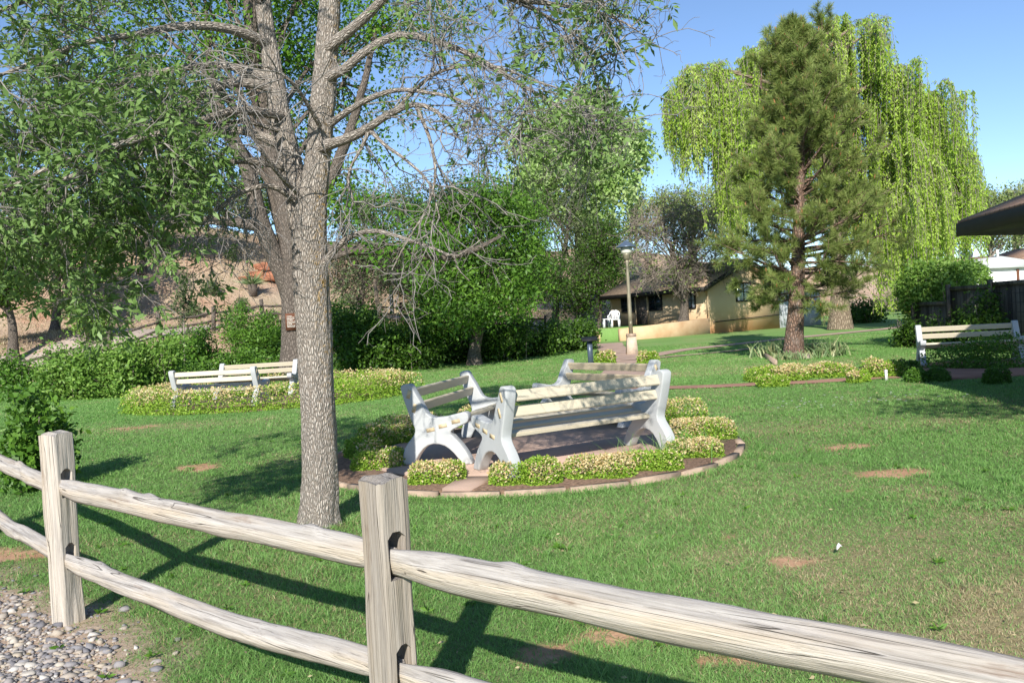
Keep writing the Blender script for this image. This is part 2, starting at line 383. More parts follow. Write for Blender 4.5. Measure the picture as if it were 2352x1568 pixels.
def spawn(P, n, t0=.2, t1=1., ang=(35, 75)):
    """n children per parent: start points, directions, parameter t, parent index"""
    N, K, _ = P.shape; idx = np.repeat(np.arange(N), n); t = t0 + (t1 - t0) * rng.random(N * n)
    f = t * (K - 1); k = np.minimum(f.astype(int), K - 2); w = (f - k)[:, None]
    S = P[idx, k] * (1 - w) + P[idx, k + 1] * w; tan = unit(P[idx, k + 1] - P[idx, k])
    pr = unit(np.cross(tan, rng.normal(size=(N * n, 3)))); a = np.radians(rng.uniform(*ang, N * n))[:, None]
    return S, tan * np.cos(a) + pr * np.sin(a), t, idx
def leaves(P, size, aspect=.45, ax=None, axw=0., up=.4, fold=.15, var=.3):
    N = len(P); a = unit(rng.normal(size=(N, 3)))
    if ax is not None: a = unit(a * (1 - axw) + np.asarray(ax) * axw)
    nr = unit(rng.normal(size=(N, 3)) + np.array([-.08, -.75, .75]) * up * 2.4)
    s = unit(np.cross(a, nr)); nr = np.cross(s, a)
    L = (size * (1 + var * rng.normal(size=N)).clip(.45, 1.8))[:, None]; W = L * aspect
    V = np.stack([P, P + a * L * .45 + s * W * .5 + nr * W * fold, P + a * L, P + a * L * .45 - s * W * .5 + nr * W * fold], 1).reshape(-1, 3)
    return V, np.arange(4 * N).reshape(-1, 4)
class Leafy:
    """collects leaves for one crown"""
    def __init__(s): s.V = []; s.F = []; s.v = []; s.n = 0
    def add(s, V, F, v):
        s.V.append(V); s.F.append(F + s.n); s.v.append(np.clip(v, 0, .94)); s.n += len(V)
    def cloud(s, P, size, aspect=.45, v0=.5, dv=.22, **k):
        V, F = leaves(P, size, aspect, **k); v = v0 + rng.normal(0, dv, len(P)) if np.isscalar(v0) else v0 + rng.normal(0, dv, len(P))
        s.add(V, F, v)
    def build(s, name, mat, parent): return mesh_np(name, np.concatenate(s.V), [np.concatenate(s.F)], mat, parent, {'v': np.concatenate(s.v)})
class Wood:
    def __init__(s): s.m = MB()
    def add(s, P, R, S=5):
        V, F, bk = tubes(P, R, S); s.m.add(V, [F], bk)
    def build(s, name, mat, parent): return s.m.build(name, mat, parent, smooth=True)
def taper(r0, r1, K): return np.asarray(r0)[:, None] * (1 - np.linspace(0, 1, K)) + np.asarray(r1)[:, None] * np.linspace(0, 1, K)
def in_blobs(blobs, n, shell=.5, box=False):
    """n random points in ellipsoids (cx,cy,cz,rx,ry,rz), biased outward"""
    B = np.asarray(blobs, float); w = np.prod(B[:, 3:], 1) ** .8; i = rng.choice(len(B), n, p=w / w.sum())
    d = rng.normal(size=(n, 3)); d = d / (np.abs(d)**3.2).sum(1, keepdims=True)**(1 / 3.2) if box else unit(d); r = rng.random(n) ** (1 / 3 * (1 - shell) + .12 * shell)
    return B[i, :3] + d * r[:, None] * B[i, 3:], d, i

def tree(name, label, cat, base, trunk, blobs, leafmat_, barkmat, nclump=90, per=60, size=.1, aspect=.5, sig=.28, limbs=14, r0=.15,
         group=None, shell=.5, twigs=2, v0=.5, cl_dv=.22, limb_r=.3, up=.4, twr=.003, twig_mat=None, sagz=.75):
    """trunk polyline (world pts), crown of leaf clumps spread through ellipsoids, each fed by a limb or a twig"""
    root = thing(name, label, cat, base, group)
    w = Wood(); Tk = resample(trunk, 14)
    K = 14; fl = 1 + .5 * np.exp(-np.linspace(0, 1, K) * 14)
    R = np.linspace(r0, r0 * .35, K) * fl
    w.add(Tk[None], R[None], 12)
    C, d, bi = in_blobs(blobs, nclump, shell)
    # limbs: run from the trunk to a spread of clumps; the others hang on the nearest limb
    li = rng.choice(nclump, min(limbs, nclump), replace=False); ends = C[li]
    tt = np.clip((ends[:, 2] - Tk[0, 2]) / (Tk[-1, 2] - Tk[0, 2] + 1e-6) * .62 + rng.uniform(-.12, .08, len(li)), .22, .97)
    kf = tt * (K - 1); k0 = np.minimum(kf.astype(int), K - 2); S = Tk[k0] * (1 - (kf - k0))[:, None] + Tk[k0 + 1] * (kf - k0)[:, None]
    mid = S * .5 + ends * .5; mid[:, 2] = S[:, 2] * (1 - sagz) + ends[:, 2] * sagz; mid += rng.normal(0, .12, mid.shape) * np.linalg.norm(ends - S, axis=1)[:, None]
    t = np.linspace(0, 1, 9)[None, :, None]
    LP = (1 - t)**2 * S[:, None] + 2 * t * (1 - t) * mid[:, None] + t**2 * ends[:, None]
    lr = limb_r * np.interp(tt, np.linspace(0, 1, K), R)
    w.add(LP, taper(lr, lr * .18, 9), 6)
    pts = LP[:, 2:].reshape(-1, 3)
    D = ((C[:, None] - pts[None])**2).sum(2); ni = D.argmin(1); Sx = pts[ni]
    t = np.linspace(0, 1, 5)[None, :, None]; mid = Sx * .5 + C * .5 + rng.normal(0, .1, C.shape); mid[:, 2] += .1
    TP = (1 - t)**2 * Sx[:, None] + 2 * t * (1 - t) * mid[:, None] + t**2 * C[:, None]
    w.add(TP, taper(np.full(nclump, lr.mean() * .3), np.full(nclump, lr.mean() * .08), 5), 4)
    if twigs:
        S2, D2, _, _ = spawn(TP, twigs, .4, 1, (25, 80)); tw = grow(S2, D2, sig * 2.2 * rng.uniform(.5, 1.2, len(S2)), 4, .3)
        w2 = Wood() if twig_mat else w; w2.add(tw, np.full((len(tw), 4), max(twr, lr.mean() * .05)), 3)
    w.build('trunk', barkmat, root)
    if twigs and twig_mat: w2.build('twigs', twig_mat, root)
    if per:
        cv = v0 + rng.normal(0, cl_dv, nclump)
        np_ = rng.poisson(per, nclump); ii = np.repeat(np.arange(nclump), np_)
        P = C[ii] + rng.normal(0, 1, (len(ii), 3)) * sig * np.array([1, 1, .75])
        ok = P[:, 2] > T(P[:, 0], P[:, 1]) + .05; P, ii = P[ok], ii[ok]
        L = Leafy(); L.cloud(P, size, aspect, v0=cv[ii], dv=.16, up=up)
        L.build('crown', leafmat_, root)
    return root
def bush(name, label, cat, blobs, mat, n=4000, size=.06, aspect=.55, group=None, stems=14, base=None, v0=.5, shell=.8, topfrac=.0, clump=.0, stem_mat=None):
    """leafy mound: leaves through ellipsoids, short stems, dark gaps between clumps"""
    B = np.asarray(blobs, float)
    if base is None: base = (B[:, 0].mean(), B[:, 1].mean(), float((B[:, 2] - B[:, 5]).min()))
    root = thing(name, label, cat, base, group)
    zmin = T(B[:, 0], B[:, 1])
    P, d, i = in_blobs(B, n, shell, mat is M['hedge_leaf'])
    if clump > 0:
        nc = max(12, n // 60); Cc, _, ci = in_blobs(B, nc, shell); k = rng.integers(0, nc, n)
        P = Cc[k] + rng.normal(0, clump, (n, 3)); cvar = rng.normal(0, .26, nc)[k]; i = ci[k]
    else: cvar = 0
    P[:, 2] = np.maximum(P[:, 2], T(P[:, 0], P[:, 1]) + .01 + rng.random(n) * .04)
    L = Leafy()
    if topfrac > 0:
        rel = (P[:, 2] - B[i, 2]) / B[i, 5]
        pt = rng.random(n) < topfrac * ss((rel + .1) / .8) * (1.1 * ss((vnoise(P[:, 0], P[:, 1], .3, 5) - .25) / .4) + .1)
        V, F = leaves(P + np.where(pt, size * .4, 0)[:, None] * [0, 0, 1], size, aspect, up=.5)
        L.add(V, F, np.where(pt, np.clip(.78 + rng.normal(0, .1, n), .62, .94), np.clip(.3 + rng.normal(0, .14, n), 0, .57)))
    elif mat is M['hedge_leaf']: L.cloud(P, size, aspect, v0=.3, dv=.1, up=.5)
    else: L.cloud(P, size, aspect, v0=v0 + cvar, dv=.2, up=.5)
    L.build('foliage', mat, root)
    if stems > 2:
        stems = max(stems, 6); S, _, _ = in_blobs(B, stems, .3); g = S.copy(); c = B[rng.integers(0, len(B), stems)]
        g[:, :2] = S[:, :2] * .45 + c[:, :2] * .55; g[:, 2] = T(g[:, 0], g[:, 1]) - .02
        t = np.linspace(0, 1, 5)[None, :, None]; mid = g * .5 + S * .5; mid[:, :2] = g[:, :2] * .7 + S[:, :2] * .3
        W = Wood(); W.add((1 - t)**2 * g[:, None] + 2 * t * (1 - t) * mid[:, None] + t**2 * S[:, None], np.full((stems, 5), max(.004, size * .12)), 4)
        W.build('stems', stem_mat or M['twig_grey'], root)
    return root

# ================================================================== SETTING
ISL = (0.12, 9.40, 2.38)                 # bench island
LISL = (-5.6, 19.0, 3.2, 2.6)          # hedge ringed bench bed behind the ash
def gl(*pts): return np.array([G(*p)[:2] for p in pts])
PATHS = {
 'path': [(gl((1425, 868), (1440, 845), (1447, 832), (1440, 818), (1405, 800), (1400, 788)), 1.15)],
 'cross_path': [(gl((1300, 888), (1400, 893), (1530, 891), (1640, 888), (1740, 883), (1880, 877), (2000, 869), (2060, 866)), .62)],
 'side_path': [(gl((1446, 828), (1500, 817), (1570, 804), (1680, 792), (1800, 779), (1950, 764), (2040, 755), (2110, 742)), .75)],
 'garden_path': [(gl((1470, 826), (1560, 818), (1660, 809), (1790, 795), (1900, 789)), .3)],
}
def pdist(x, y, P):
    d = np.full(np.shape(x), 1e9)
    for a, b in zip(P[:-1], P[1:]):
        e = b - a; t = np.clip(((x - a[0]) * e[0] + (y - a[1]) * e[1]) / (e @ e + 1e-9), 0, 1)
        d = np.minimum(d, np.hypot(x - a[0] - t * e[0], y - a[1] - t * e[1]))
    return d
RP = np.array([G(*p)[:2] for p in ((2155, 882), (2230, 886), (2420, 880), (2420, 846), (2170, 846))])   # red bench pad on the right
RPC = RP.mean(0)
def pad_right(x, y): return (np.abs(x - 9.75) < 2.3) & (np.abs(y - 16.3) < 1.9)
def hard(x, y, m=0.):
    h = np.hypot(x - ISL[0], y - ISL[1]) < ISL[2] + .03 + m
    h |= ((x - LISL[0]) / (LISL[2] + m))**2 + ((y - LISL[1]) / (LISL[3] + m))**2 < 1
    h |= pad_right(x, y)
    for L in PATHS.values():
        for P, w in L: h |= pdist(x, y, P) < w / 2 + m
    return h
FA, FB = np.array([-2.52, 4.5]), np.array([-.47, 2.8])        # fence line
fd = (FB - FA) / np.linalg.norm(FB - FA); fn = np.array([fd[1], -fd[0]])   # fn points towards the camera side
DP = [(G(1930, 1026), .40, .22), (G(2070, 1084), .38, .13), (G(1938, 1128), .10, .06), (G(1490, 1462), .55, .09), (G(1690, 1512), .35, .07), (G(450, 1075), .42, .30),
      (G(330, 980), .7, .28), (G(15, 1275), .5, .18), (G(1370, 1420), .25, .10), (G(1820, 1290), .16, .06), (G(1255, 1500), .2, .1), (G(1680, 1235), .1, .05), (G(420, 1130), .2, .1)]
def masks(x, y):
    e = 1.3 * (fbm(x, y, .35, 3) - .5) + .9 * (fbm(x, y, .09, 6) - .5)
    dirt = np.zeros(np.shape(x))
    for c, a, b in DP:
        r = np.sqrt(((x - c[0]) / a)**2 + ((y - c[1]) / (b * 1.6))**2)
        dirt = np.maximum(dirt, ss((.80 - r + e * 1.2) / .4))
    s = (x - FA[0]) * fn[0] + (y - FA[1]) * fn[1] + e * .35      # + = camera side of the fence
    along = (x - FA[0]) * fd[0] + (y - FA[1]) * fd[1]
    s = s + .34 * ss((1.7 - along) / 1.2)
    gm = ss((s + .05) / .45) * ss((2.3 - along + e) / .5)
    stones = ss((s - .22) / .45) * ss((1.25 - along + e * 1.2) / .6)
    dry = 1.7 * np.exp(-(((x - 2.6) / 1.05)**2 + ((y - 3.3) / 1.0)**2)) + .5 * np.exp(-(((x - 1.7) / .75)**2 + ((y - 4.9) / .7)**2)) + .4 * np.exp(-(((x - 2.9) / .8)**2 + ((y - 5.2) / .5)**2))
    dry += .25 * ss((fbm(x, y, 1.4, 9) - .54) / .16) * ss((x + 4) / 3) + .22 * ss((fbm(x, y, .7, 12) - .6) / .1)
    dry += .5 * np.exp(-(((x - 3.0) / 2.2)**2 + ((y - 9.9) / .7)**2)) + .5 * np.exp(-(((x + 6.2) / 1.8)**2 + ((y - 14.6) / .8)**2)) + .45 * np.exp(-(((x - 5.3) / 3)**2 + ((y - 20.3) / 1.6)**2))
    dry = np.clip(dry * (.55 + .9 * fbm(x, y, .28, 21)), 0, 1)
    return dirt, gm, stones, dry
def axis_pts(fine_lo, fine_hi, st, lo, hi, g=1.16):
    a = list(np.arange(fine_lo, fine_hi, st)); s = st
    while a[-1] < hi: s = min(s * g, 12); a.append(a[-1] + s)
    s = st
    while a[0] > lo: s = min(s * g, 12); a.insert(0, a[0] - s)
    return np.array(a)
def build_ground():
    xs = axis_pts(-7, 7, .075, -280, 280, 1.1); ys = axis_pts(2, 13, .075, -30, 420, 1.07)
    X, Y = np.meshgrid(xs, ys); x, y = X.ravel(), Y.ravel()
    V = np.stack([x, y, T(x, y)], 1); nx, ny = len(xs), len(ys)
    i = (np.arange(ny - 1)[:, None] * nx + np.arange(nx - 1)[None]).ravel(); Q = np.stack([i, i + 1, i + nx + 1, i + nx], 1)
    dirt, gm, st, dry = masks(x, y)
    near = (np.abs(x) < 9) & (y < 24)
    far = ss((y - 9) / 12)
    c = bank_d(V[Q].mean(1)[:, 0], V[Q].mean(1)[:, 1]); hillq = c > .6
    def sub(q, name, mat):
        u, inv = np.unique(q, return_inverse=True)
        o = mesh_np(name, V[u], [inv.reshape(-1, 4)], mat, None, {'dry': ('P', dry[u]), 'dirt': ('P', dirt[u]), 'gravel': ('P', gm[u]), 'far': ('P', far[u])}, True, 'structure')
        return o
    sub(Q[~hillq], 'lawn', M['lawn']); sub(Q[hillq], 'hill', M['hill'])
build_ground()
def strip(name, P, w, mat, dz=.012, n=60, kind='structure'):
    C = resample(P, n); t = unit(np.gradient(C, axis=0)); s = np.stack([-t[:, 1], t[:, 0]], 1)
    k = 5; off = np.linspace(-.5, .5, k) * w
    wig = (fbm(C[:, 0], C[:, 1], .8, 4) - .5)[:, None] * .12 * w
    XY = C[:, None] + s[:, None] * (off[None] + wig)[:, :, None]
    x, y = XY[..., 0].ravel(), XY[..., 1].ravel(); V = np.stack([x, y, T(x, y) + dz], 1)
    i = (np.arange(n - 1)[:, None] * k + np.arange(k - 1)[None]).ravel()
    return mesh_np(name, V, [np.stack([i, i + 1, i + k + 1, i + k], 1)], mat, None, None, True, kind)
for j, (nm, L) in enumerate(PATHS.items()):
    for P, w in L: strip(nm, P, w, M['red_path'] if nm == 'cross_path' else M['path'], .010 + .005 * j)
TRAIL = np.array([(-32, 28.6), (-25, 31.2), (-19.8, 33.6), (-16.6, 38), (-11.9, 42), (-6, 45.8), (0, 53), (5, 60)])
strip('trail', TRAIL, 2.6, M['trail'], .03, 120)
def disc(name, c, rx, ry, z, mat, n=72, side=.0):
    a = np.arange(n) / n * 2 * PI
    wob = 1 + .012 * np.sin(a * 5 + 1) + .01 * np.sin(a * 11)
    P = np.stack([c[0] + rx * wob * np.cos(a), c[1] + ry * wob * np.sin(a), np.full(n, z)], 1)
    m = MB(); m.prism(P - np.array([0, 0, .12]), (0, 0, .12)); return m.build(name, mat, None, kind='structure')
disc('planting_bed', ISL[:2], 2.30, 2.30, .045, M['mulch'])
disc('patio', ISL[:2], 1.78, 1.78, .07, M['path'])
m = MB(); g0 = G(1092, 1112); a = math.atan2(g0[1] - ISL[1], g0[0] - ISL[0]); dr = np.array([math.cos(a), math.sin(a)]); pr = np.array([-dr[1], dr[0]])
m.prism([(*(np.array(ISL[:2]) + dr * r + pr * s), .0) for r, s in ((1.6, -.17), (2.30, -.13), (2.30, .13), (1.6, .17))], (0, 0, .066)); m.build('patio_walk', M['path'], kind='structure')
disc('bench_pad', LISL[:2], 3.0, 2.4, .03, M['mulch'])
m = MB(); m.prism([(7.5, 14.45, -.05), (12.05, 14.4, -.05), (12.05, 18.2, -.05), (7.6, 18.2, -.05)], (0, 0, .085)); m.build('red_patio', M['red_path'], kind='structure')
# timber edging round the island, in short straight lengths
ed = thing('bed_edging', 'low weathered timber edging curving round the front bench island', 'edging', (ISL[0], ISL[1], 0))
for k in range(26):
    if k == 9: continue
    a0, a1 = 2 * PI * k / 26 + .01, 2 * PI * (k + 1) / 26 - .01; m = MB(); h = .035 + .015 * rng.random()
    P = [(ISL[0] + r * math.cos(a), ISL[1] + r * math.sin(a), -.1) for r, a in ((2.31, a0), (2.38, a0), (2.38, a1), (2.31, a1))]
    m.prism(P, (0, 0, .1 + h)); m.build('edging_board', M['curb'], ed)

# ------------------------------------------------------------------ lawn grass, gravel, hillside grass
def blades(n_, ylo, yhi, rho0, wscale=1.0):
    Yg = np.linspace(ylo, yhi, 400); dens = rho0 * np.minimum(1, (4 / Yg)**1.75) * 1.36 * (Yg + .6)
    cdf = np.concatenate([[0], np.cumsum((dens[1:] + dens[:-1]) / 2 * np.diff(Yg))]); N = int(cdf[-1])
    y = np.interp(rng.random(N) * cdf[-1], cdf, Yg); x = (rng.random(N) * 2 - 1) * .68 * (y + .6)
    return x, y
def make_blades(x, y, h, w, lean=.55):
    N = len(x); z = T(x, y); a = rng.random(N) * 2 * PI; s = np.stack([np.cos(a), np.sin(a), np.zeros(N)], 1) * (w / 2)[:, None]
    b = np.stack([x, y, z - .004], 1); d = rng.normal(0, lean, (N, 2)); up = np.concatenate([d, np.ones((N, 1))], 1); up = unit(up) * h[:, None]
    bend = np.concatenate([d * .55, np.full((N, 1), -.12)], 1) * h[:, None]
    V = np.stack([b - s, b + s, b + up * .55 + s * .8, b + up + bend, b + up * .55 - s * .8], 1).reshape(-1, 3)
    o = np.arange(N)[:, None] * 5
    return V, [o + np.array([[0, 1, 2, 4]]), o + np.array([[4, 2, 3]])]
def lawn_grass():
    x, y = blades(0, 1.9, 33, 11000)
    dirt, gm, st, dry = masks(x, y)
    keep = ~hard(x, y) & (bank_d(x, y) < 1.5) & (rng.random(len(x)) > dirt * .8) & (rng.random(len(x)) > gm * (.82 + .18 * st))
    keep &= np.hypot(x - 7.79, y - 23.6) > .6
    x, y, gm, dry, dirt = x[keep], y[keep], gm[keep], dry[keep], dirt[keep]
    tall = fbm(x, y, .5, 30); big = fbm(x, y, 2.6, 31)
    h = (.026 + .040 * tall**1.5) * (.75 + .5 * rng.random(len(x))) * (1 - .45 * gm) * (1 - .35 * dry); 
    tr = np.hypot(x + 1.55, y - 6.25); h *= 1 + 1.2 * np.exp(-((tr - .2) / .18)**2); h *= 1 + .9 * ss((vnoise(x, y, .16, 60) - .72) / .2) * (vnoise(x, y, 1.1, 61) > .45)
    h *= 1 + .9 * np.exp(-((np.hypot(x - ISL[0], y - ISL[1]) - 2.5) / .07)**2)
    w = .0036 * np.maximum(1, (y / 4)**.85)
    isd = rng.random(len(x)) < np.clip(dry * .78 + .03 + gm * .35 + dirt * .3, 0, .93)
    v = .12 + .62 * (.45 * tall + .55 * big) + .15 * dry
    for nm, mk_, mat in (('lawn_grass', ~isd, 'grass'), ('dry_grass', isd, 'dry_blade')):
        V, F = make_blades(x[mk_], y[mk_], h[mk_] * (.85 if nm == 'dry_grass' else 1), w[mk_], .6 if nm == 'lawn_grass' else .95)
        vv = np.clip(v[mk_] + rng.normal(0, .16, mk_.sum()), 0, .94)
        mesh_np(nm, V, F, M[mat], None, {'v': np.concatenate([vv, vv])}, False, 'stuff')
lawn_grass()
def gravel():
    n = 110000; x = rng.uniform(-5.2, -.6, n); y = rng.uniform(2.0, 6.6, n); dirt, gm, st, dry = masks(x, y)
    k = (rng.random(n) < st**1.2 * .62 + .03 * gm) & (y > 2.6); x, y, st = x[k], y[k], st[k]; n = len(x)
    ph = (1 + 5**.5) / 2
    ico = unit(np.array([(-1, ph, 0), (1, ph, 0), (-1, -ph, 0), (1, -ph, 0), (0, -1, ph), (0, 1, ph), (0, -1, -ph), (0, 1, -ph), (ph, 0, -1), (ph, 0, 1), (-ph, 0, -1), (-ph, 0, 1)], float))
    Fi = np.array([(0, 11, 5), (0, 5, 1), (0, 1, 7), (0, 7, 10), (0, 10, 11), (1, 5, 9), (5, 11, 4), (11, 10, 2), (10, 7, 6), (7, 1, 8), (3, 9, 4), (3, 4, 2), (3, 2, 6), (3, 6, 8), (3, 8, 9), (4, 9, 5), (2, 4, 11), (6, 2, 10), (8, 6, 7), (9, 8, 1)])
    s = rng.lognormal(math.log(.0092), .5, n).clip(.004, .030)
    V = ico[None] * (1 + rng.normal(0, .26, (n, 12, 1))) * (s[:, None, None] * rng.uniform(.6, 1.3, (n, 1, 3)) * np.array([1.15, 1.15, .62]))
    a = rng.random(n) * 2 * PI; c, sn = np.cos(a)[:, None], np.sin(a)[:, None]
    V = np.stack([V[..., 0] * c - V[..., 1] * sn, V[..., 0] * sn + V[..., 1] * c, V[..., 2]], 2)
    V += np.stack([x, y, T(x, y) + s * .25], 1)[:, None]
    F = (Fi[None] + np.arange(n)[:, None, None] * 12).reshape(-1, 3)
    mesh_np('gravel', V.reshape(-1, 3), [F], M['stone'], None, {'v': np.repeat(rng.random(n), 20)}, False, 'stuff')
gravel()
def hill_grass():
    n = 420000; x = rng.uniform(-45, 14, n); y = rng.uniform(27, 72, n); d = bank_d(x, y)
    pd = pdist(x, y, TRAIL)
    k = (d > .5) & (d < 26) & (pd > 1.45) & (rng.random(n) < .25 + .75 * fbm(x, y, 2.2, 40)**1.2 * 1.2) & (np.abs(x / y) < .75); x, y, d = x[k], y[k], d[k]
    red = np.hypot((x + 12.2) / 2.2, (y - 48.5) / 1.6) > 1; x, y = x[red], y[red]
    h = .10 + .32 * rng.random(len(x)) * fbm(x, y, 3, 44); w = np.full(len(x), .028)
    V, F = make_blades(x, y, h, w, .5); v = np.clip(.2 + .75 * fbm(x, y, 5, 41) + rng.normal(0, .15, len(x)), 0, .94)
    mesh_np('hillside_grass', V, F, M['hill_blade'], None, {'v': np.concatenate([v, v])}, False, 'stuff')
hill_grass()
def flowers():
    m = MB(); 
    pts = [G(1880 + rng.normal(0, 1) * 90, 935 + rng.normal(0, 8)) for _ in range(26)] + [G(2020 + rng.normal(0, 1) * 70, 928 + rng.normal(0, 6)) for _ in range(14)] + [G(2120 + rng.normal(0, 60), 925 + rng.normal(0, 8)) for _ in range(8)]
    for p in pts:
        for k in range(5):
            a = k * 2 * PI / 5 + rng.random(); q = np.array([p[0], p[1], p[2] + .075])
            m.add([q, q + [.016 * math.cos(a - .4), .016 * math.sin(a - .4), .006], q + [.024 * math.cos(a), .024 * math.sin(a), .004], q + [.016 * math.cos(a + .4), .016 * math.sin(a + .4), .006]], [np.arange(4)[None]])
    m.build('clover_flowers', M['white_plastic'], kind='stuff')
flowers()
def weeds():
    n = 150; y = 2.2 + 11 * rng.random(n)**1.5; x = (rng.random(n) * 2 - 1) * .62 * y; k = ~hard(x, y, .1); x, y = x[k], y[k]; c = np.stack([x, y, T(x, y) + .012], 1)
    d = rng.normal(0, 1, (len(c), 9, 3)); d[..., 2] = rng.uniform(.15, .6, d.shape[:2]); P = np.repeat(c, 9, 0); V, F = leaves(P, .04, .34, unit(d.reshape(-1, 3)), .95, .9, .2)
    mesh_np('weeds', V, [F], M['shrub_leaf'], None, {'v': rng.random(len(F)) * .9}, False, 'stuff')
    n = 260; y = 2.2 + 12 * rng.random(n)**1.4; x = (rng.random(n) * 2 - 1) * .62 * y; V, F = leaves(np.stack([x, y, T(x, y) + .035], 1), .028, .4, rng.normal(0, 1, (n, 3)) * [1, 1, .1], .95, 1., .3)
    mesh_np('fallen_leaves', V, [F], M['dry_blade'], None, {'v': rng.random(len(F)) * .9}, False, 'stuff')
weeds()

# ================================================================== SPLIT RAIL FENCE
fence = thing('split_rail_fence', 'weathered grey split rail fence with two rails crossing the front of the lawn', 'fence', (*FB, 0))
def post_mesh(name, loc, ang, h, seed, sx=.145, sy=.125, slots=((.27, .44), (.655, .825)), tilt=(0, 0)):
    r = np.random.default_rng(seed); bm = bmesh.new()
    xs = [-sx / 2, -sx / 2 + .014, 0, sx / 2 - .014, sx / 2]; ys = [-sy / 2, -sy / 2 + .013, -.033, -.012, .012, .033, sy / 2 - .013, sy / 2]
    zs = sorted(set(list(np.linspace(-.25, h, 44)) + [q for s in slots for q in s])); cache = {}
    def vert(x, y, z):
        k = (round(x, 5), round(y, 5), round(z, 5))
        if k not in cache: cache[k] = bm.verts.new((x, y, z))
        return cache[k]
    def slot(y0, y1, z0, z1):
        for a, b in slots:
            if y0 >= -.0331 and y1 <= .0331 and z0 >= a - 1e-4 and z1 <= b + 1e-4:
                rnd = (abs(y0) > .01 or abs(y1) > .02) and False
                return not rnd
        return False
    for z0, z1 in zip(zs[:-1], zs[1:]):
        for y0, y1 in zip(ys[:-1], ys[1:]):
            if not slot(y0, y1, z0, z1):
                for x in (-sx / 2, sx / 2): bm.faces.new([vert(x, y0, z0), vert(x, y1, z0), vert(x, y1, z1), vert(x, y0, z1)])
        for x0, x1 in zip(xs[:-1], xs[1:]):
            for y in (-sy / 2, sy / 2): bm.faces.new([vert(x0, y, z0), vert(x1, y, z0), vert(x1, y, z1), vert(x0, y, z1)])
        for a, b in slots:
            if z0 >= a - 1e-4 and z1 <= b + 1e-4:
                for y in (-.033, .033): bm.faces.new([vert(q, y, z) for q, z in ((-sx / 2, z0), (sx / 2, z0), (sx / 2, z1), (-sx / 2, z1))])
    for a, b in slots:
        for z in (a, b):
            yy = [-.033, -.012, .012, .033]
            for y0, y1 in zip(yy[:-1], yy[1:]): bm.faces.new([vert(-sx / 2, y0, z), vert(sx / 2, y0, z), vert(sx / 2, y1, z), vert(-sx / 2, y1, z)])
    for x0, x1 in zip(xs[:-1], xs[1:]):
        for y0, y1 in zip(ys[:-1], ys[1:]): bm.faces.new([vert(q, p, h) for q, p in ((x0, y0), (x1, y0), (x1, y1), (x0, y1))])
    bmesh.ops.recalc_face_normals(bm, faces=bm.faces[:])
    for v in bm.verts:
        x, y, z = v.co
        if abs(abs(x) - sx / 2) < 1e-4 and abs(abs(y) - sy / 2) < 1e-4: v.co.x *= .93; v.co.y *= .92
        s = np.sign(y) * 3.1 + np.sign(x) * 1.7
        n = float(vnoise(s * 5 + seed, z, .22, seed) - .5); n2 = float(vnoise(x * 60 + seed, y * 60 + z * 2, 1.0, seed) - .5)
        v.co.x += n * .012 + n2 * .004; v.co.y += float(vnoise(s * 9 - seed, z, .3, seed + 3) - .5) * .012
        if z > h - .001: v.co.z += float(vnoise(x * 40, y * 40, 1, seed)) * .016 - .012 * (abs(x) > sx / 2 - .02) - .012 * (abs(y) > sy / 2 - .02) + x * tilt[0]
        # round the top and bottom of the mortises
        for a, b in slots:
            if abs(z - b) < 1e-4 and abs(abs(y) - .033) < 1e-4: v.co.z -= .022
        if z < .06: v.co.x *= 1 + .1 * (0.06 - z); 
    # object x axis = up so that the grain runs along the post
    me = bpy.data.meshes.new(name)
    bm.transform(Matrix(((0, 0, 1, 0), (0, 1, 0, 0), (-1, 0, 0, 0), (0, 0, 0, 1)))); bm.to_mesh(me); bm.free(); me.materials.append(M['wood'])
    for p in me.polygons: p.use_smooth = False
    o = bpy.data.objects.new(name, me); COL.objects.link(o)
    o.matrix_basis = Matrix.Translation(loc) @ Matrix.Rotation(ang, 4, 'Z') @ Matrix.Rotation(tilt[1], 4, 'Y') @ Matrix(((0, 0, -1, 0), (0, 1, 0, 0), (1, 0, 0, 0), (0, 0, 0, 1)))
    adopt(o, fence); return o
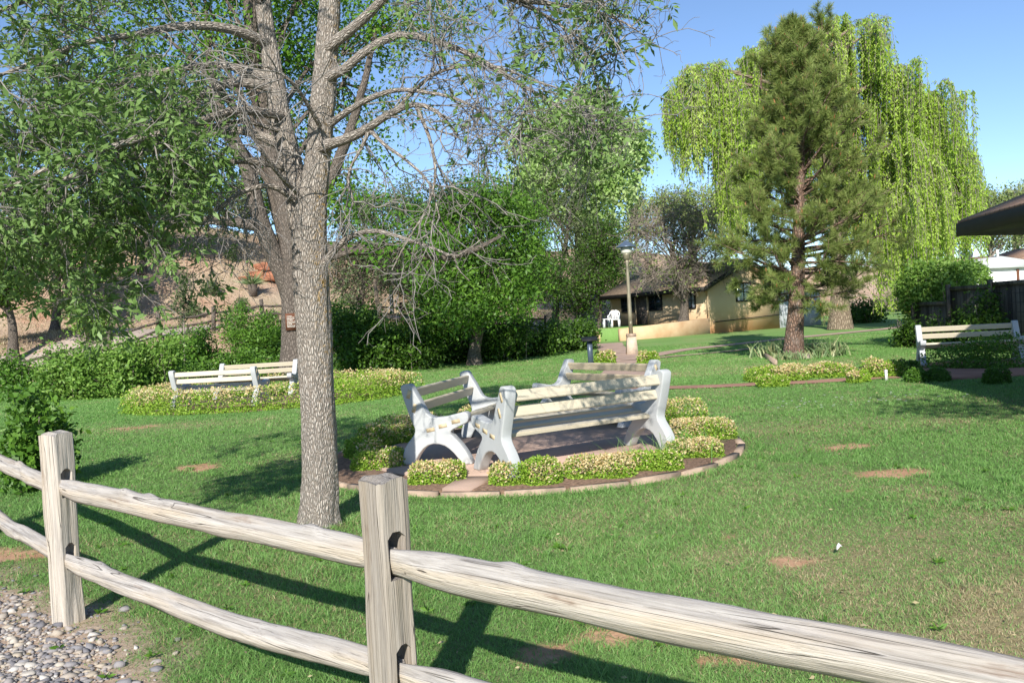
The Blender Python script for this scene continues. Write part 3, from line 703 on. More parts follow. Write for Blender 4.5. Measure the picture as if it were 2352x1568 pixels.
def rail_mesh(name, A, B, h, w, seed, roll=0., sag=.0, knots=3, t0=.05, t1=.05):
    r = np.random.default_rng(seed); A = np.array(A, float); B = np.array(B, float); L = np.linalg.norm(B - A); n = 150; S = 26
    # wedge-like split cross-section
    pg = np.array([(-.40, -.50), (-.52, -.18), (-.42, .16), (.02, .50), (.24, .48), (.50, .12), (.42, -.40), (.0, -.48), (-.40, -.50)])
    pl = np.concatenate([[0], np.cumsum(np.hypot(*np.diff(pg, axis=0).T))]); u = np.arange(S) / S * pl[-1]
    sec = np.stack([np.interp(u, pl, pg[:, 0]) * w, np.interp(u, pl, pg[:, 1]) * h], 1)
    s = np.linspace(0, L, n)
    end = np.minimum(1, .50 + .5 * ss(s / .22)) * np.minimum(1, .50 + .5 * ss((L - s) / .22)); ende = np.minimum(1, .78 + .22 * ss(s / .3)) * np.minimum(1, .78 + .22 * ss((L - s) / .3))
    wv = (fbm(s, s * 0, .6, seed) - .5); hv = (fbm(s, s * 0 + 5, .35, seed + 5) - .5)
    V = np.empty((n, S, 3))
    for j in range(S):
        loc = fbm(s, s * 0 + j * .55, .3, seed + 11) - .5; gr = vnoise(s, s * 0 + j * 2.3, 1.1, seed + 17) - .5; fine = vnoise(s, s * 0 + j * 1.7, .05, seed + 23) - .5
        rad = 1 + .11 * loc + .12 * hv + .09 * gr + .03 * fine
        V[:, j, 0] = s; V[:, j, 1] = sec[j, 0] * end * rad + wv * .035; V[:, j, 2] = sec[j, 1] * ende * rad + (fbm(s, s * 0 + 9, .8, seed + 2) - .5) * .05 - sag * np.sin(PI * s / L)
    for _ in range(knots):
        s0 = r.uniform(.25, L - .25); j0 = r.integers(3, 17)
        for j in range(S):
            dj = min(abs(j - j0), S - abs(j - j0)); V[:, j, 1:] *= (1 + .26 * np.exp(-((s - s0) / .05)**2 - (dj / 2.2)**2))[:, None]
    for _ in range(7):      # long splits in the grain
        s0, ln, j0 = r.uniform(.1, L - .1), r.uniform(.15, .6), r.integers(1, S - 1); V[:, j0, 1:] *= (1 - .16 * np.clip(1 - np.abs(s - s0) / ln, 0, 1))[:, None]
    i = np.arange(S); jn = (i + 1) % S
    F = (np.stack([i, jn, jn + S, i + S], 1)[None] + (np.arange(n - 1) * S)[:, None, None]).reshape(-1, 4)
    o = mesh_np(name, V.reshape(-1, 3), [F, np.array([np.arange(S)[::-1], np.arange(S) + (n - 1) * S])], M['wood'], None, None, False)
    x = Vector(B - A).normalized(); y = Vector((0, 0, 1)).cross(x).normalized(); z = x.cross(y)
    R = Matrix((x, y, z)).transposed().to_4x4()
    o.matrix_basis = Matrix.Translation(A) @ R @ Matrix.Rotation(roll, 4, 'X')
    adopt(o, fence); return o
fang = math.atan2(FB[1] - FA[1], FB[0] - FA[0])
POSTS = [(-4.45, 6.55), tuple(FA), tuple(FB), (1.62, 1.16)]
post_mesh('post', (*POSTS[0], 0), fang, 1.03, 5)
post_mesh('post', (*POSTS[1], 0), fang + .25, 1.045, 6, .125, .125, ((.30, .44), (.69, .845)), (0, .0))
post_mesh('post', (*POSTS[2], 0), fang - .16, 1.0, 8, .135, .122, ((.29, .44), (.66, .82)), (0, .0)).data.materials[0] = M['wood_dark']
post_mesh('post', (*POSTS[3], 0), fang, 1.0, 9)
def P3(i, z, ex=0, sd=0):
    a = np.array(POSTS[i], float); return (*(a + fd * ex + fn * sd), z)
rail_mesh('rail', P3(0, .80, .0), P3(1, .735, .05, -.012), .095, .075, 21, .3, .0, 2)
rail_mesh('rail', P3(0, .40, .0), P3(1, .345, .05, -.012), .09, .075, 22, .2, .02, 3)
rail_mesh('rail', P3(1, .745, -.01, .0), P3(2, .715, .03, -.012), .105, .08, 33, .35, .0, 4)
rail_mesh('rail', P3(1, .345, .01, .0), P3(2, .335, .03, -.012), .095, .075, 37, .2, .055, 5)
rail_mesh('rail', P3(2, .715, .035, .01), P3(3, .69, .03), .116, .085, 41, .35, .0, 2)
rail_mesh('rail', P3(2, .335, .035, .01), P3(3, .35, .03), .112, .085, 43, .3, .02, 2)

# ================================================================== BENCHES
PROF = [(840, 342), (855, 318), (885, 302), (925, 297), (965, 301), (990, 325), (1005, 355), (1040, 425), (1080, 490), (1150, 635), (1180, 680), (1225, 708), (1290, 722), (1400, 715), (1550, 684), (1640, 664), (1675, 664), (1700, 684), (1708, 730),
        (1700, 775), (1670, 800), (1580, 838), (1500, 872), (1466, 895), (1468, 925), (1500, 955), (1570, 1030), (1640, 1125), (1690, 1215), (1722, 1285), (1710, 1300), (1600, 1300), (1585, 1292), (1550, 1235), (1490, 1160), (1430, 1105), (1380, 1072), (1310, 1050), (1230, 1045), (1160, 1062), (1100, 1100), (1040, 1165), (1000, 1225), (968, 1290), (955, 1300),
        (835, 1300), (815, 1285), (812, 1230), (822, 1170), (850, 1098), (895, 1030), (945, 975), (985, 925), (1000, 885), (998, 850), (975, 785), (945, 705), (910, 605), (870, 475)]
PROF = [((x - 812) * .00084 - .38, (1300 - y) * .00084) for x, y in PROF]
BL, BT = 1.85, .115
def make_bench(name, label, cat, group, worn=False):
    root = thing(name, label, cat, (0, 0, 0), group)
    for sgn in (-1, 1):
        bm = bmesh.new(); x0 = sgn * BL / 2 - BT / 2
        vs = [bm.verts.new((x0, u, v)) for u, v in PROF]; f = bm.faces.new(vs)
        r = bmesh.ops.extrude_face_region(bm, geom=[f]); bmesh.ops.translate(bm, verts=[g for g in r['geom'] if isinstance(g, bmesh.types.BMVert)], vec=(BT, 0, 0))
        bmesh.ops.recalc_face_normals(bm, faces=bm.faces[:])
        big = [g for g in bm.faces if abs(g.normal.x) > .9]
        edges = list({e for g in big for e in g.edges})
        bmesh.ops.bevel(bm, geom=edges, offset=.016, segments=3, profile=.5, affect='EDGES', clamp_overlap=True)
        me = bpy.data.meshes.new('end_frame'); bm.to_mesh(me); bm.free(); me.materials.append(M['concrete'])
        for p in me.polygons: p.use_smooth = len(p.vertices) <= 4
        fr = bpy.data.objects.new('end_frame', me); COL.objects.link(fr); fr.parent = root
        for u, v, a in SLATS:
            m = MB(); s = math.sin(a); c = math.cos(a); xo = sgn * (BL / 2 + BT / 2)
            lo, hi = sorted((xo - sgn * .012, xo + sgn * .0025))
            m.box((lo, -.046, -.020), (hi, .046, .020), Matrix.Translation((0, u, v)) @ Matrix.Rotation(a, 4, 'X')); e = m.build('plank_end', M['plank_end'], None); e.parent = fr
    for i, (u, v, a) in enumerate(SLATS):
        m = MB(); nm = 'seat_plank' if i < 3 else 'back_plank'; n_ = 2
        hl = BL / 2 - BT / 2 + .03; bm = bmesh.new()
        wd = .058 if nm == 'seat_plank' else .052
        bmesh.ops.create_cube(bm, size=1); bmesh.ops.scale(bm, vec=(2 * hl, 2 * wd, .04), verts=bm.verts[:])
        bmesh.ops.bevel(bm, geom=[e for e in bm.edges if abs((e.verts[0].co - e.verts[1].co).x) > .5], offset=.006, segments=2, affect='EDGES')
        bm.transform(Matrix.Translation((0, u, v)) @ Matrix.Rotation(a, 4, 'X'))
        me = bpy.data.meshes.new(nm); bm.to_mesh(me); bm.free(); me.materials.append(M['bench_wood_old'] if worn and nm == 'back_plank' else M['bench_wood'])
        o = bpy.data.objects.new(nm, me); COL.objects.link(o); o.parent = root
    return root
# u, v, angle of each plank in the frame: three in the seat, two in the back
SLATS = [(.334 - .38, .362, .17), (.470 - .38, .400, .2), (.615 - .38, .442, .17), (.150 - .38 + .02, .590, -1.92 + PI), (.099 - .38 + .02, .738, -1.92 + PI)]
bench = make_bench('park_bench', 'nearest bench, seen from behind, tan planks between curved concrete ends on the round patio', 'bench', 'concrete and plank benches in the garden')
def dup(root):
    r = root.copy(); COL.objects.link(r)
    for ch in list(root.children):
        c = ch.copy(); COL.objects.link(c); c.parent = r
        for g in list(ch.children):
            d = g.copy(); COL.objects.link(d); d.parent = c
    return r
BENCH = [(.585, 8.25, .53, .07, 'nearest bench, seen from behind, tan planks between curved concrete ends on the round patio'),
         (-.58, 9.42, -1.847, .07, 'bench of the round patio seen end on, crossed by the shadow of the tree trunk'),
         (1.10, 11.45, 2.154, .04, 'bench with peeling planks on the far side of the round patio, facing the camera'),
         (-6.39, 17.94, -.136, .03, 'white ended bench with its back to the lawn, leftmost, behind a clipped hedge'),
         (-6.36, 20.4, 3.118, .03, 'farther bench of the pair left of the trunk, its seat facing the lawn'),
         (9.67, 17.5, 2.819, .035, 'bench on the red patio before the dark board fence, at the right edge')]
benches = [bench] + [dup(bench) for _ in BENCH[1:]]
for o, (x, y, t, z, lb) in zip(benches, BENCH):
    o.location = (x, y, z); o.rotation_euler = (0, 0, t); o['label'] = lb
for ch in benches[2].children:
    if ch.name.startswith('back_plank'):
        ch.data = ch.data.copy(); ch.data.materials[0] = M['bench_wood_old']

# ================================================================== CLIPPED HEDGES
def hedge(px, py, wpx, hm, label, dark=False, tip=.75, ry=None, group='clipped hedge clumps round the front bench patio', hs=.74):
    g = G(px, py); Y = g[1]; r = wpx / 2 / FPX * Y; ry = ry or min(r * .8, .23 * max(1, Y / 9)); c = g[:2] * (1 + (ry - .09) / np.hypot(*g[:2]))
    nb = max(2, int(r / .12)); B = []
    for k in range(nb):
        q = (k + .5) / nb * 2 - 1; B.append((c[0] + q * r * .8 + rng.normal(0, .02), c[1] + rng.normal(0, .05) + q * .0, .06, r * .40 + .05, ry * (.95 + .1 * rng.random()), hm * (.82 + .3 * rng.random())))
    z = float(T(*c)); B = [(a, b, z + .06, d, e, f) for a, b, _, d, e, f in B]
    n = int(10500 * min(1.6, r * 3)); sz = .021 * max(1, (Y / 8)**.75)
    n = int(n * (1 if Y < 12 else .55)); tip *= .75; B = [(a, b, z, d, e, f * hs) for a, b, z, d, e, f in B]
    return bush('hedge_clump', label, 'hedge', B, M['shrub_leaf'] if dark else M['hedge_leaf'], n, sz, .62, group, 16, (c[0], c[1], z), .5, .9, tip)
hedge(868, 1090, 130, .25, 'green and straw coloured clump beside the trunk, in front of the patio end bench', tip=.6)
hedge(1003, 1116, 130, .23, 'small bright clump left of the gap in the hedge round the patio', tip=.7)
hedge(1212, 1122, 175, .25, 'wide clump right of the gap in the front of the patio hedge', tip=.7)
hedge(1375, 1106, 175, .22, 'middle front clump with a dry straw coloured top below the nearest bench seat', tip=.95)
hedge(1495, 1090, 150, .20, 'dry clump below the right concrete end of the nearest bench', tip=.95)
hedge(1595, 1060, 130, .22, 'clump at the right front of the patio beside bare soil', tip=.9)
hedge(1605, 1018, 150, .27, 'tall clump right of the concrete foot of the nearest bench', tip=.85)
hedge(838, 1058, 95, .25, 'shaded clump at the left edge of the patio, behind the trunk side clump', tip=.45)
hedge(885, 1030, 130, .28, 'shaded clump behind the left bench foot at the patio edge', tip=.45)
for (x, y, lb) in ((-1.45, 11.0, 'clump seen under the end on bench of the patio'), (-.35, 11.75, 'back clump seen between the planks of the nearest bench'), (2.05, 11.0, 'back right clump behind the far patio bench')):
    bush('hedge_clump', lb, 'hedge', [(x - .2, y, .08, .3, .28, .26), (x + .2, y + .05, .08, .3, .28, .25)], M['hedge_leaf'], 6000, .026, .62, 'clipped hedge clumps round the front bench patio', 10, (x, y, 0), .45, .9, .5)
B = []
for k in range(40):
    a = 2 * PI * k / 40; x = LISL[0] + (LISL[2] - .35) * math.cos(a); y = LISL[1] + (LISL[3] - .35) * math.sin(a)
    B.append((x, y, .14, .40, .40, .34 + .05 * rng.random()))
bush('clipped_hedge', 'long low clipped hedge ringing the two benches left of the trunk', 'hedge', B, M['hedge_leaf'], 42000, .04, .62, None, 40, (LISL[0], LISL[1], 0), .5, .9, .7)
B = [(*G(px, 905)[:2] * (1 + .02), .12, .42, .3, .36) for px in range(790, 940, 24)]
bush('clipped_hedge', 'short shaded row of hedge between the trunk and the patio benches', 'hedge', B, M['hedge_leaf'], 9000, .04, .62, None, 20, None, .4, .9, .5)
for px, py, w, h, lb, dk, tp in ((1785, 877, 120, .32, 'long mound at the left end of the row by the red path', 0, .85), (1772, 889, 70, .22, 'straw coloured mound on the near side of the red path', 0, 1.0), (1900, 867, 110, .28, 'mound in the middle of the row by the red path', 0, .8), (1972, 879, 48, .22, 'smallest mound on the near edge of the red path', 0, .8),
                             (2025, 866, 90, .38, 'mound beside the small white stake by the red path', 0, .6), (2085, 862, 60, .34, 'dark mound left of the bench on the red patio', 1, .2), (2128, 878, 88, .28, 'dark shrub at the foot of the bench on the red patio', 1, .15), (2290, 881, 70, .33, 'rounded dark shrub in front of the seat at the right edge', 1, .15)):
    hedge(px, py, w, h, lb, dk, tp, None, 'low mounds along the red path', .72)
B = [(*G(px, 846)[:2], .1, .55, .4, .33 + .002 * (px - 2160)) for px in range(2170, 2335, 22)]
bush('clipped_hedge', 'low green hedge showing under the seat of the bench at the right edge', 'hedge', B, M['shrub_leaf'], 6500, .05, .6, None, 20, None, .55, .9)
for px, py, w, lb in ((1390, 836, 50, 'small clump left of the path near the lamp post'), (1490, 838, 52, 'bright small clump right of the path near the lamp post')):
    hedge(px, py, w, .42, lb, False, .45, None, 'clumps either side of the lamp post path')
# blades of tall grass growing through the patio beside the nearest bench
x = np.concatenate([rng.normal(1.25, .22, 90), rng.normal(1.75, .15, 90)]); y = np.concatenate([rng.normal(7.95, .16, 90), rng.normal(8.35, .14, 90)])
V, F = make_blades(x, y, rng.uniform(.15, .42, len(x)), np.full(len(x), .006), .35); V[:, 2] += .03
vv = rng.random(len(x)) * .9
mesh_np('tall_grass', V, F, M['grass'], None, {'v': np.concatenate([vv, vv])}, False, 'stuff')

# ================================================================== ASH TREE (front)
def ash():
    root = thing('ash_tree', 'tall ash with one pale furrowed trunk behind the rail fence and bare drooping twigs', 'tree', (-1.55, 6.3, 0))
    W = Wood(); TW = Wood()
    def px(L): return np.array([[*AT(a, b, Y), r] for a, b, Y, r in L])
    def limb(L, K, S=10, to=W):
        Q = resample(px(L), K); to.add(Q[None, :, :3], Q[None, :, 3], S); return Q
    base = G(730, 1222); y0 = 6.35
    # trunk with a bark surface of its own: dense tube pushed in and out by ridges
    main = px([(731, 1245, y0, .22), (732, 1215, y0, .185), (733, 1180, y0, .158), (735, 1120, y0, .143), (733, 1000, y0, .134), (728, 880, y0, .131), (722, 760, y0, .134), (716, 680, y0, .136), (712, 590, y0, .134), (711, 520, y0, .132), (716, 455, y0, .118), (726, 395, y0, .10), (735, 300, y0, .096), (745, 200, y0, .09), (752, 100, y0, .086), (758, 0, y0, .08), (764, -150, y0, .07), (768, -330, y0 - .1, .055), (775, -600, y0 - .1, .03)])
    def bark_tube(Q, K, S, amp):
        Q = resample(Q, K); V, F, bk = tubes(Q[None, :, :3], Q[None, :, 3], S)
        V = V.reshape(K, S, 3); c = Q[:, None, :3]; b3 = bk.reshape(K, S, 3)
        ang = np.arctan2(b3[..., 1], b3[..., 0]); L = b3[..., 2]
        rel = (V - c) / Q[:, None, 3:4]
        rid = np.zeros((K, S))
        x = np.cos(ang) * 4; y = np.sin(ang) * 4
        for sc, a, st in ((.55, 1., 6.), (.28, .6, 10.)):
            w = fbm(x + np.floor(0 * L) + L * 1.1, y + L * st * .0 + 7, 1.2, 3) * .8
            n1 = vnoise(ang * (9 / sc) / 3 + w * 2.2 + 0 * L, L * st, 1., 5 + int(sc * 10)); rid += a * (np.abs(n1 - .5) * 2 - .5)
        lump = fbm(x, L * 2.2 + y, .9, 8) - .5
        low = np.exp(-L / .22)[..., None]
        but = (1 + .18 * np.cos(ang * 5 + 1.3) * np.exp(-L / .16))
        V = c + (V - c) * but[..., None] + rel * (amp * rid + .016 * lump)[..., None]
        # scar where the left stem leaves
        li = np.clip((np.cos(ang) * .2 + .5), 0, 1)
        return V.reshape(-1, 3), F, bk, Q
    V, F, bk, Q = bark_tube(main, 420, 72, .0058)
    frame_right = V[:, 0] - np.repeat(Q[:, 0], 72)
    lich = ss(frame_right / .12) * ss((np.repeat(np.arange(420), 72) / 420 - .05) / .3)
    left = px([(706, 640, y0 + .02, .05), (702, 560, y0 + .03, .098), (690, 490, y0 + .05, .098), (676, 420, y0 + .08, .09), (663, 350, y0 + .1, .084), (650, 290, y0 + .12, .08), (636, 210, y0 + .15, .074), (618, 110, y0 + .18, .066), (605, 10, y0 + .2, .06), (588, -140, y0 + .2, .05), (560, -400, y0 + .3, .03)])
    V2, F2, bk2, _ = bark_tube(left, 240, 54, .005)
    # sawn limb stub and healed knots on the trunk
    tr = mesh_np('trunk', np.concatenate([V, V2]), [np.concatenate([F, F2 + len(V)])], M['ash_bark'], root, {'bk': ('P', np.concatenate([bk, bk2 + [0, 0, 9]])), 'lich': ('P', np.concatenate([lich, np.full(len(V2), .1)]))}, True)
    bare, leafy = [], []
    def add(L, K=16, S=7, kind=None):
        Q = resample(px(L), K); W.add(Q[None, :, :3], Q[None, :, 3], S)
        if kind == 'b': bare.append(Q)
        if kind == 'l': leafy.append(Q)
        if kind == 'm': leafy.append(Q)
    # limbs on the open side: bare, arching, drooping
    add([(733, 340, 6.3, .05), (762, 330, 6.2, .042), (800, 318, 6.1, .036), (845, 295, 6.0, .032), (895, 262, 5.9, .026), (955, 240, 5.8, .019), (1010, 262, 5.7, .013), (1050, 310, 5.6, .008)], kind='b')
    add([(760, 285, 6.25, .03), (800, 255, 6.1, .025), (850, 226, 6.0, .021), (905, 208, 5.9, .017), (975, 212, 5.7, .013), (1060, 232, 5.5, .01), (1130, 275, 5.4, .007), (1195, 325, 5.3, .004)], kind='b')
    add([(745, 605, 6.3, .032), (775, 568, 6.2, .025), (812, 540, 6.1, .021), (855, 530, 6.0, .018), (930, 548, 5.9, .013), (1000, 572, 5.8, .010), (1048, 588, 5.7, .007), (1105, 550, 5.6, .004)], kind=None)
    add([(1044, 587, 5.7, .007), (1050, 612, 5.7, .005), (1078, 645, 5.68, .003)], 6, 5)
    add([(955, 240, 5.8, .016), (990, 330, 5.75, .012), (1000, 400, 5.7, .010), (985, 470, 5.7, .008), (940, 545, 5.68, .006), (900, 620, 5.66, .004)], kind='b')
    add([(845, 295, 6.0, .018), (880, 330, 5.95, .014), (935, 370, 5.85, .011), (985, 420, 5.8, .008), (1010, 500, 5.75, .005)], kind='b')
    add([(850, 295, 6.0, .018), (830, 340, 6.0, .013), (800, 400, 6.0, .010), (812, 470, 5.95, .007)], 12, 6, 'b')
    add([(748, 180, 6.3, .045), (790, 160, 6.25, .036), (850, 110, 6.2, .032), (920, 80, 6.1, .028), (1000, 95, 6.0, .024), (1090, 130, 5.9, .02), (1180, 185, 5.8, .015), (1290, 250, 5.6, .009), (1400, 325, 5.5, .004)], kind='m')
    add([(752, 110, 6.3, .05), (800, 75, 6.2, .04), (850, 30, 6.1, .036), (900, -20, 6.0, .03), (1000, -50, 5.9, .024), (1120, -20, 5.8, .018), (1260, 40, 5.7, .012), (1390, 140, 5.6, .006)], kind='m')
    add([(760, -50, 6.3, .05), (880, -110, 6.1, .035), (1050, -60, 5.9, .026), (1200, 0, 5.7, .02), (1330, 18, 5.6, .012), (1420, 45, 5.5, .008), (1485, 85, 5.45, .003)], kind='m')
    add([(764, -120, 6.3, .05), (900, -230, 6.2, .035), (1100, -200, 6.0, .026), (1300, -80, 5.8, .016), (1430, 60, 5.7, .006)], kind='m')
    add([(900, 262, 5.9, .014), (1000, 170, 5.7, .012), (1120, 150, 5.5, .010), (1240, 190, 5.4, .007), (1340, 220, 5.3, .004)], kind='m')
    # left: leafy sprays reaching towards the camera
    add([(640, 215, 6.5, .04), (590, 193, 6.4, .038), (520, 192, 6.3, .034), (455, 225, 6.1, .03), (380, 270, 5.9, .026), (300, 320, 5.6, .02), (220, 400, 5.4, .014), (140, 460, 5.2, .008), (80, 510, 5.1, .004)], kind='l')
    add([(616, 100, 6.5, .045), (540, 70, 6.3, .038), (430, 60, 6.0, .03), (310, 80, 5.7, .024), (190, 100, 5.4, .018), (60, 150, 5.1, .012), (-90, 210, 4.9, .006)], kind='l')
    add([(603, 0, 6.5, .045), (500, -60, 6.4, .036), (350, -70, 6.2, .03), (200, -40, 5.9, .022), (40, 10, 5.7, .014), (-120, 80, 5.5, .006)], kind='l')
    add([(668, 385, 6.4, .04), (600, 372, 6.3, .034), (520, 372, 6.1, .028), (440, 420, 5.9, .024), (360, 460, 5.7, .019), (280, 490, 5.5, .014), (190, 530, 5.3, .008), (120, 560, 5.2, .004)], kind='l')
    add([(690, 470, 6.35, .028), (630, 430, 6.2, .022), (560, 440, 6.0, .018), (500, 480, 5.9, .013), (470, 510, 5.8, .008), (450, 540, 5.75, .004)], kind='b')
    add([(660, 340, 6.5, .045), (560, 300, 6.7, .036), (430, 320, 6.9, .03), (300, 360, 7.0, .024), (150, 410, 7.0, .016), (0, 480, 7.0, .008)], kind='l')
    add([(645, 265, 6.4, .04), (540, 255, 6.0, .032), (400, 300, 5.6, .026), (250, 340, 5.2, .02), (80, 400, 4.9, .013), (-80, 500, 4.7, .006)], kind='l')
    add([(630, 180, 6.5, .04), (500, 150, 6.8, .03), (350, 170, 7.0, .024), (180, 220, 7.2, .016), (20, 260, 7.3, .008)], kind='l')
    add([(300, 400, 5.6, .018), (200, 470, 5.5, .014), (90, 520, 5.4, .010), (-20, 580, 5.3, .005)], 12, 6, 'l')
    add([(690, 450, 6.3, .02), (640, 400, 6.0, .016), (590, 330, 5.8, .012), (560, 240, 5.7, .008), (555, 160, 5.7, .004)], 12, 6, 'b')
    add([(735, 290, 6.2, .02), (700, 230, 6.0, .017), (660, 180, 5.8, .013), (600, 150, 5.7, .009), (540, 160, 5.6, .005)], 12, 6, 'b')
    add([(600, 372, 6.3, .016), (575, 440, 6.1, .012), (560, 500, 6.0, .009), (570, 570, 6., .005)], 12, 6, 'b')
    add([(640, 300, 6.3, .02), (560, 280, 6.1, .015), (470, 300, 5.9, .011), (380, 360, 5.8, .006)], 12, 6, 'b')
    # limbs above the frame: they shade the lawn behind
    t0 = AT(764, -150, 6.3)
    for k in range(16):
        a = k * 2.4; e = rng.uniform(.25, 1.0); L = rng.uniform(1.6, 2.9); z0 = rng.uniform(0, 2.2)
        d = np.array([math.cos(a) * math.cos(e), math.sin(a) * math.cos(e), math.sin(e)]); s = t0 + np.array([0, 0, z0])
        P = grow(s[None], d[None], [L], 14, .12)[0]; Qq = np.concatenate([P, np.linspace(.045, .006, 14)[:, None]], 1)
        W.add(Qq[None, :, :3], Qq[None, :, 3], 6); leafy.append(Qq)
    # twigs
    def fans(LQ, n1, l1, n2, l2, n3, l3, trop, t0=.3, r=(.0085, .0045, .0028, .002), wob=.28):
        P = np.stack([resample(q[:, :3], 14) for q in LQ])
        S, D, t, i = spawn(P, n1, t0, 1, (35, 75)); l = l1 * rng.uniform(.5, 1.25, len(S)) * (1 - .45 * t)
        A = grow(S, D, l, 7, wob, trop); TW.add(A, taper(np.full(len(A), r[0]), np.full(len(A), r[1]), 7), 5)
        S, D, t, i = spawn(A, n2, .15, 1, (30, 70)); B_ = grow(S, D, l2 * rng.uniform(.45, 1.3, len(S)), 6, wob, trop); TW.add(B_, taper(np.full(len(B_), r[1]), np.full(len(B_), r[2]), 6), 4)
        S, D, t, i = spawn(B_, n3, .2, 1, (25, 65)); C = grow(S, D, l3 * rng.uniform(.4, 1.3, len(S)), 5, wob, trop); TW.add(C, taper(np.full(len(C), r[2]), np.full(len(C), r[3]), 5), 3)
        return A, B_, C
    fans(leafy[:4], 6, .8, 4, .4, 3, .15, (0, 0, -.45), .3, (.006, .003, .002, .0014))
    fans(bare, 8, .95, 4, .42, 3, .17, (0, 0, -.6), .12, (.006, .0034, .0021, .0014))
    A, B_, C = fans(leafy, 13, .85, 5, .40, 6, .17, (0, 0, -.22), .22, (.0065, .0034, .002, .0014))
    L = Leafy()
    tips = np.concatenate([C[:, -1], C[:, 2], B_[:, -1]]); dirs = np.concatenate([C[:, -1] - C[:, -2], C[:, 2] - C[:, 1], B_[:, -1] - B_[:, -2]])
    # fewer leaves on the right hand side limbs, where much of the wood is dead
    xx = tips[:, 0] / tips[:, 1]
    keep = rng.random(len(tips)) < np.where(xx > -.19, np.where(tips[:, 2] > 4.9, .7, np.where(xx > .03, .30, .14)), np.where(xx > -.31, .35, .92))
    tips, dirs = tips[keep], unit(dirs[keep]); n = len(tips)
    hang = unit(dirs + np.array([0, -.15, -.25]) + rng.normal(0, .3, (n, 3)))
    sd = unit(np.cross(hang, rng.normal(size=(n, 3)) * .6 + np.array([0, 0, 1.])))
    cv = .5 + .25 * (fbm(tips[:, 0], tips[:, 2] + tips[:, 1], .5, 3) - .5) * 2
    for off, side, sc in ((1., 0, 1.), (.62, .95, .92), (.62, -.95, .92), (.25, 1.15, .75), (.25, -1.15, .75)):
        p = tips + hang * off * .046; ax = unit(hang * (.75 if side else 1) + sd * side)
        L.cloud(p, .060 * sc, .36, v0=cv, dv=.15, ax=ax, axw=.82, up=.55, fold=.22)
    W.build('limbs', M['ash_bark'], root); TW.build('twigs', M['ash_twig'], root)
    L.build('crown', M['ash_leaf'], root)
ash()

# ================================================================== FARTHER TREES
def bl(px, py, Y, rx, ry, dep=None):
    c = AT(px, py, Y); k = Y / FPX; return (*c, rx * k, (dep if dep else max(rx * k, ry * k) * .9), ry * k)
def W3(*L): return np.array([AT(*p) for p in L])
# big old tree behind the benches, with the brown notice
Yb = 22.6; bb = G(668, 832); 
big_tr = W3((683, 868, Yb), (680, 800, Yb), (676, 720, Yb), (672, 650, Yb), (668, 560, Yb), (655, 470, Yb), (630, 380, Yb), (610, 280, Yb), (590, 160, Yb), (570, 0, Yb), (560, -200, Yb))
big = tree('shade_tree', 'thick old shade tree close behind the two left benches, brown notice on its trunk', 'tree', (big_tr[0][0], Yb, float(T(big_tr[0][0], Yb))), big_tr,
     [bl(520, 120, 23, 160, 130), bl(640, 60, 24, 130, 120), bl(400, 200, 23, 150, 120), bl(540, 300, 23.5, 130, 70), bl(720, 150, 25, 120, 150), bl(850, 60, 24, 130, 110), bl(300, 60, 23, 140, 130), bl(230, 300, 23, 140, 100), bl(880, 280, 25, 90, 90), bl(800, 470, 23, 90, 60), bl(960, 40, 25, 120, 90), bl(620, -150, 23, 330, 160), bl(690, 400, 24, 100, 110), bl(930, 545, 22, 110, 45), bl(330, 420, 23, 100, 50)],
     M['elm_leaf'], M['dark_bark'], 330, 115, .12, .55, .42, 26, .36, None, .35, 2, .5, .22, .34)
wx = Wood()
for L in ([(668, 690, Yb, .24), (642, 610, Yb - .1, .25), (612, 540, Yb - .2, .23), (594, 480, Yb - .3, .21), (575, 400, Yb - .4, .2), (540, 320, Yb - .4, .17), (500, 230, Yb - .5, .14), (480, 130, Yb - .5, .1), (470, 20, Yb, .06)],
          [(670, 610, Yb, .22), (654, 540, Yb + .3, .2), (630, 450, Yb + .4, .18), (615, 350, Yb + .5, .18), (600, 240, Yb + .6, .14), (600, 100, Yb + .6, .1)],
          [(662, 600, Yb, .22), (740, 580, Yb + .4, .20), (830, 570, Yb + .5, .19), (900, 571, Yb + .6, .17), (970, 583, Yb + .6, .15), (1030, 588, Yb + .6, .12), (1090, 570, Yb + .6, .08), (1150, 540, Yb + .6, .04)],
          [(596, 520, Yb - .3, .16), (545, 512, Yb - .4, .14), (490, 508, Yb - .5, .12), (420, 520, Yb - .5, .09), (340, 500, Yb - .5, .05)],
          [(690, 560, Yb, .2), (740, 450, Yb + .4, .16), (790, 330, Yb + .4, .14), (830, 200, Yb + .4, .10), (860, 60, Yb + .4, .06)]):
    Q = resample(np.array([[*AT(a, b, Y), r] for a, b, Y, r in L]), 22); Q[:, :3] += np.cumsum(rng.normal(0, .012, (22, 3)), 0); wx.add(Q[None, :, :3], Q[None, :, 3], 10)
wx.build('limbs', M['dark_bark'], big)
# brown notice board
def notice():
    c = AT(669, 739, Yb - .40); root = thing('notice_board', 'small brown board with pale lettering fixed to the thick old tree trunk', 'sign', c)
    w, h = .30, .46; m = MB(); m.box((-w / 2, -.015, -h / 2), (w / 2, .015, h / 2)); b = m.build('board', M['sign']); b.parent = root
    txt = MB(); r = np.random.default_rng(3)
    for k in range(9):
        z = h * .33 - k * .036; x = -w * .36
        while x < w * (.36 if k % 3 else .15) - .02:
            l = r.uniform(.012, .035); txt.box((x, -.0185, z - .008), (x + l, -.0165, z + .008)); x += l + .008
    t = txt.build('lettering', M['letter']); t.parent = root
    root.rotation_euler = (0, ROLL * .2, .1)
notice()
def tr2(base, *rest): return np.array([base] + [AT(*p) for p in rest])
def vbase(px, py): return G(px, py)
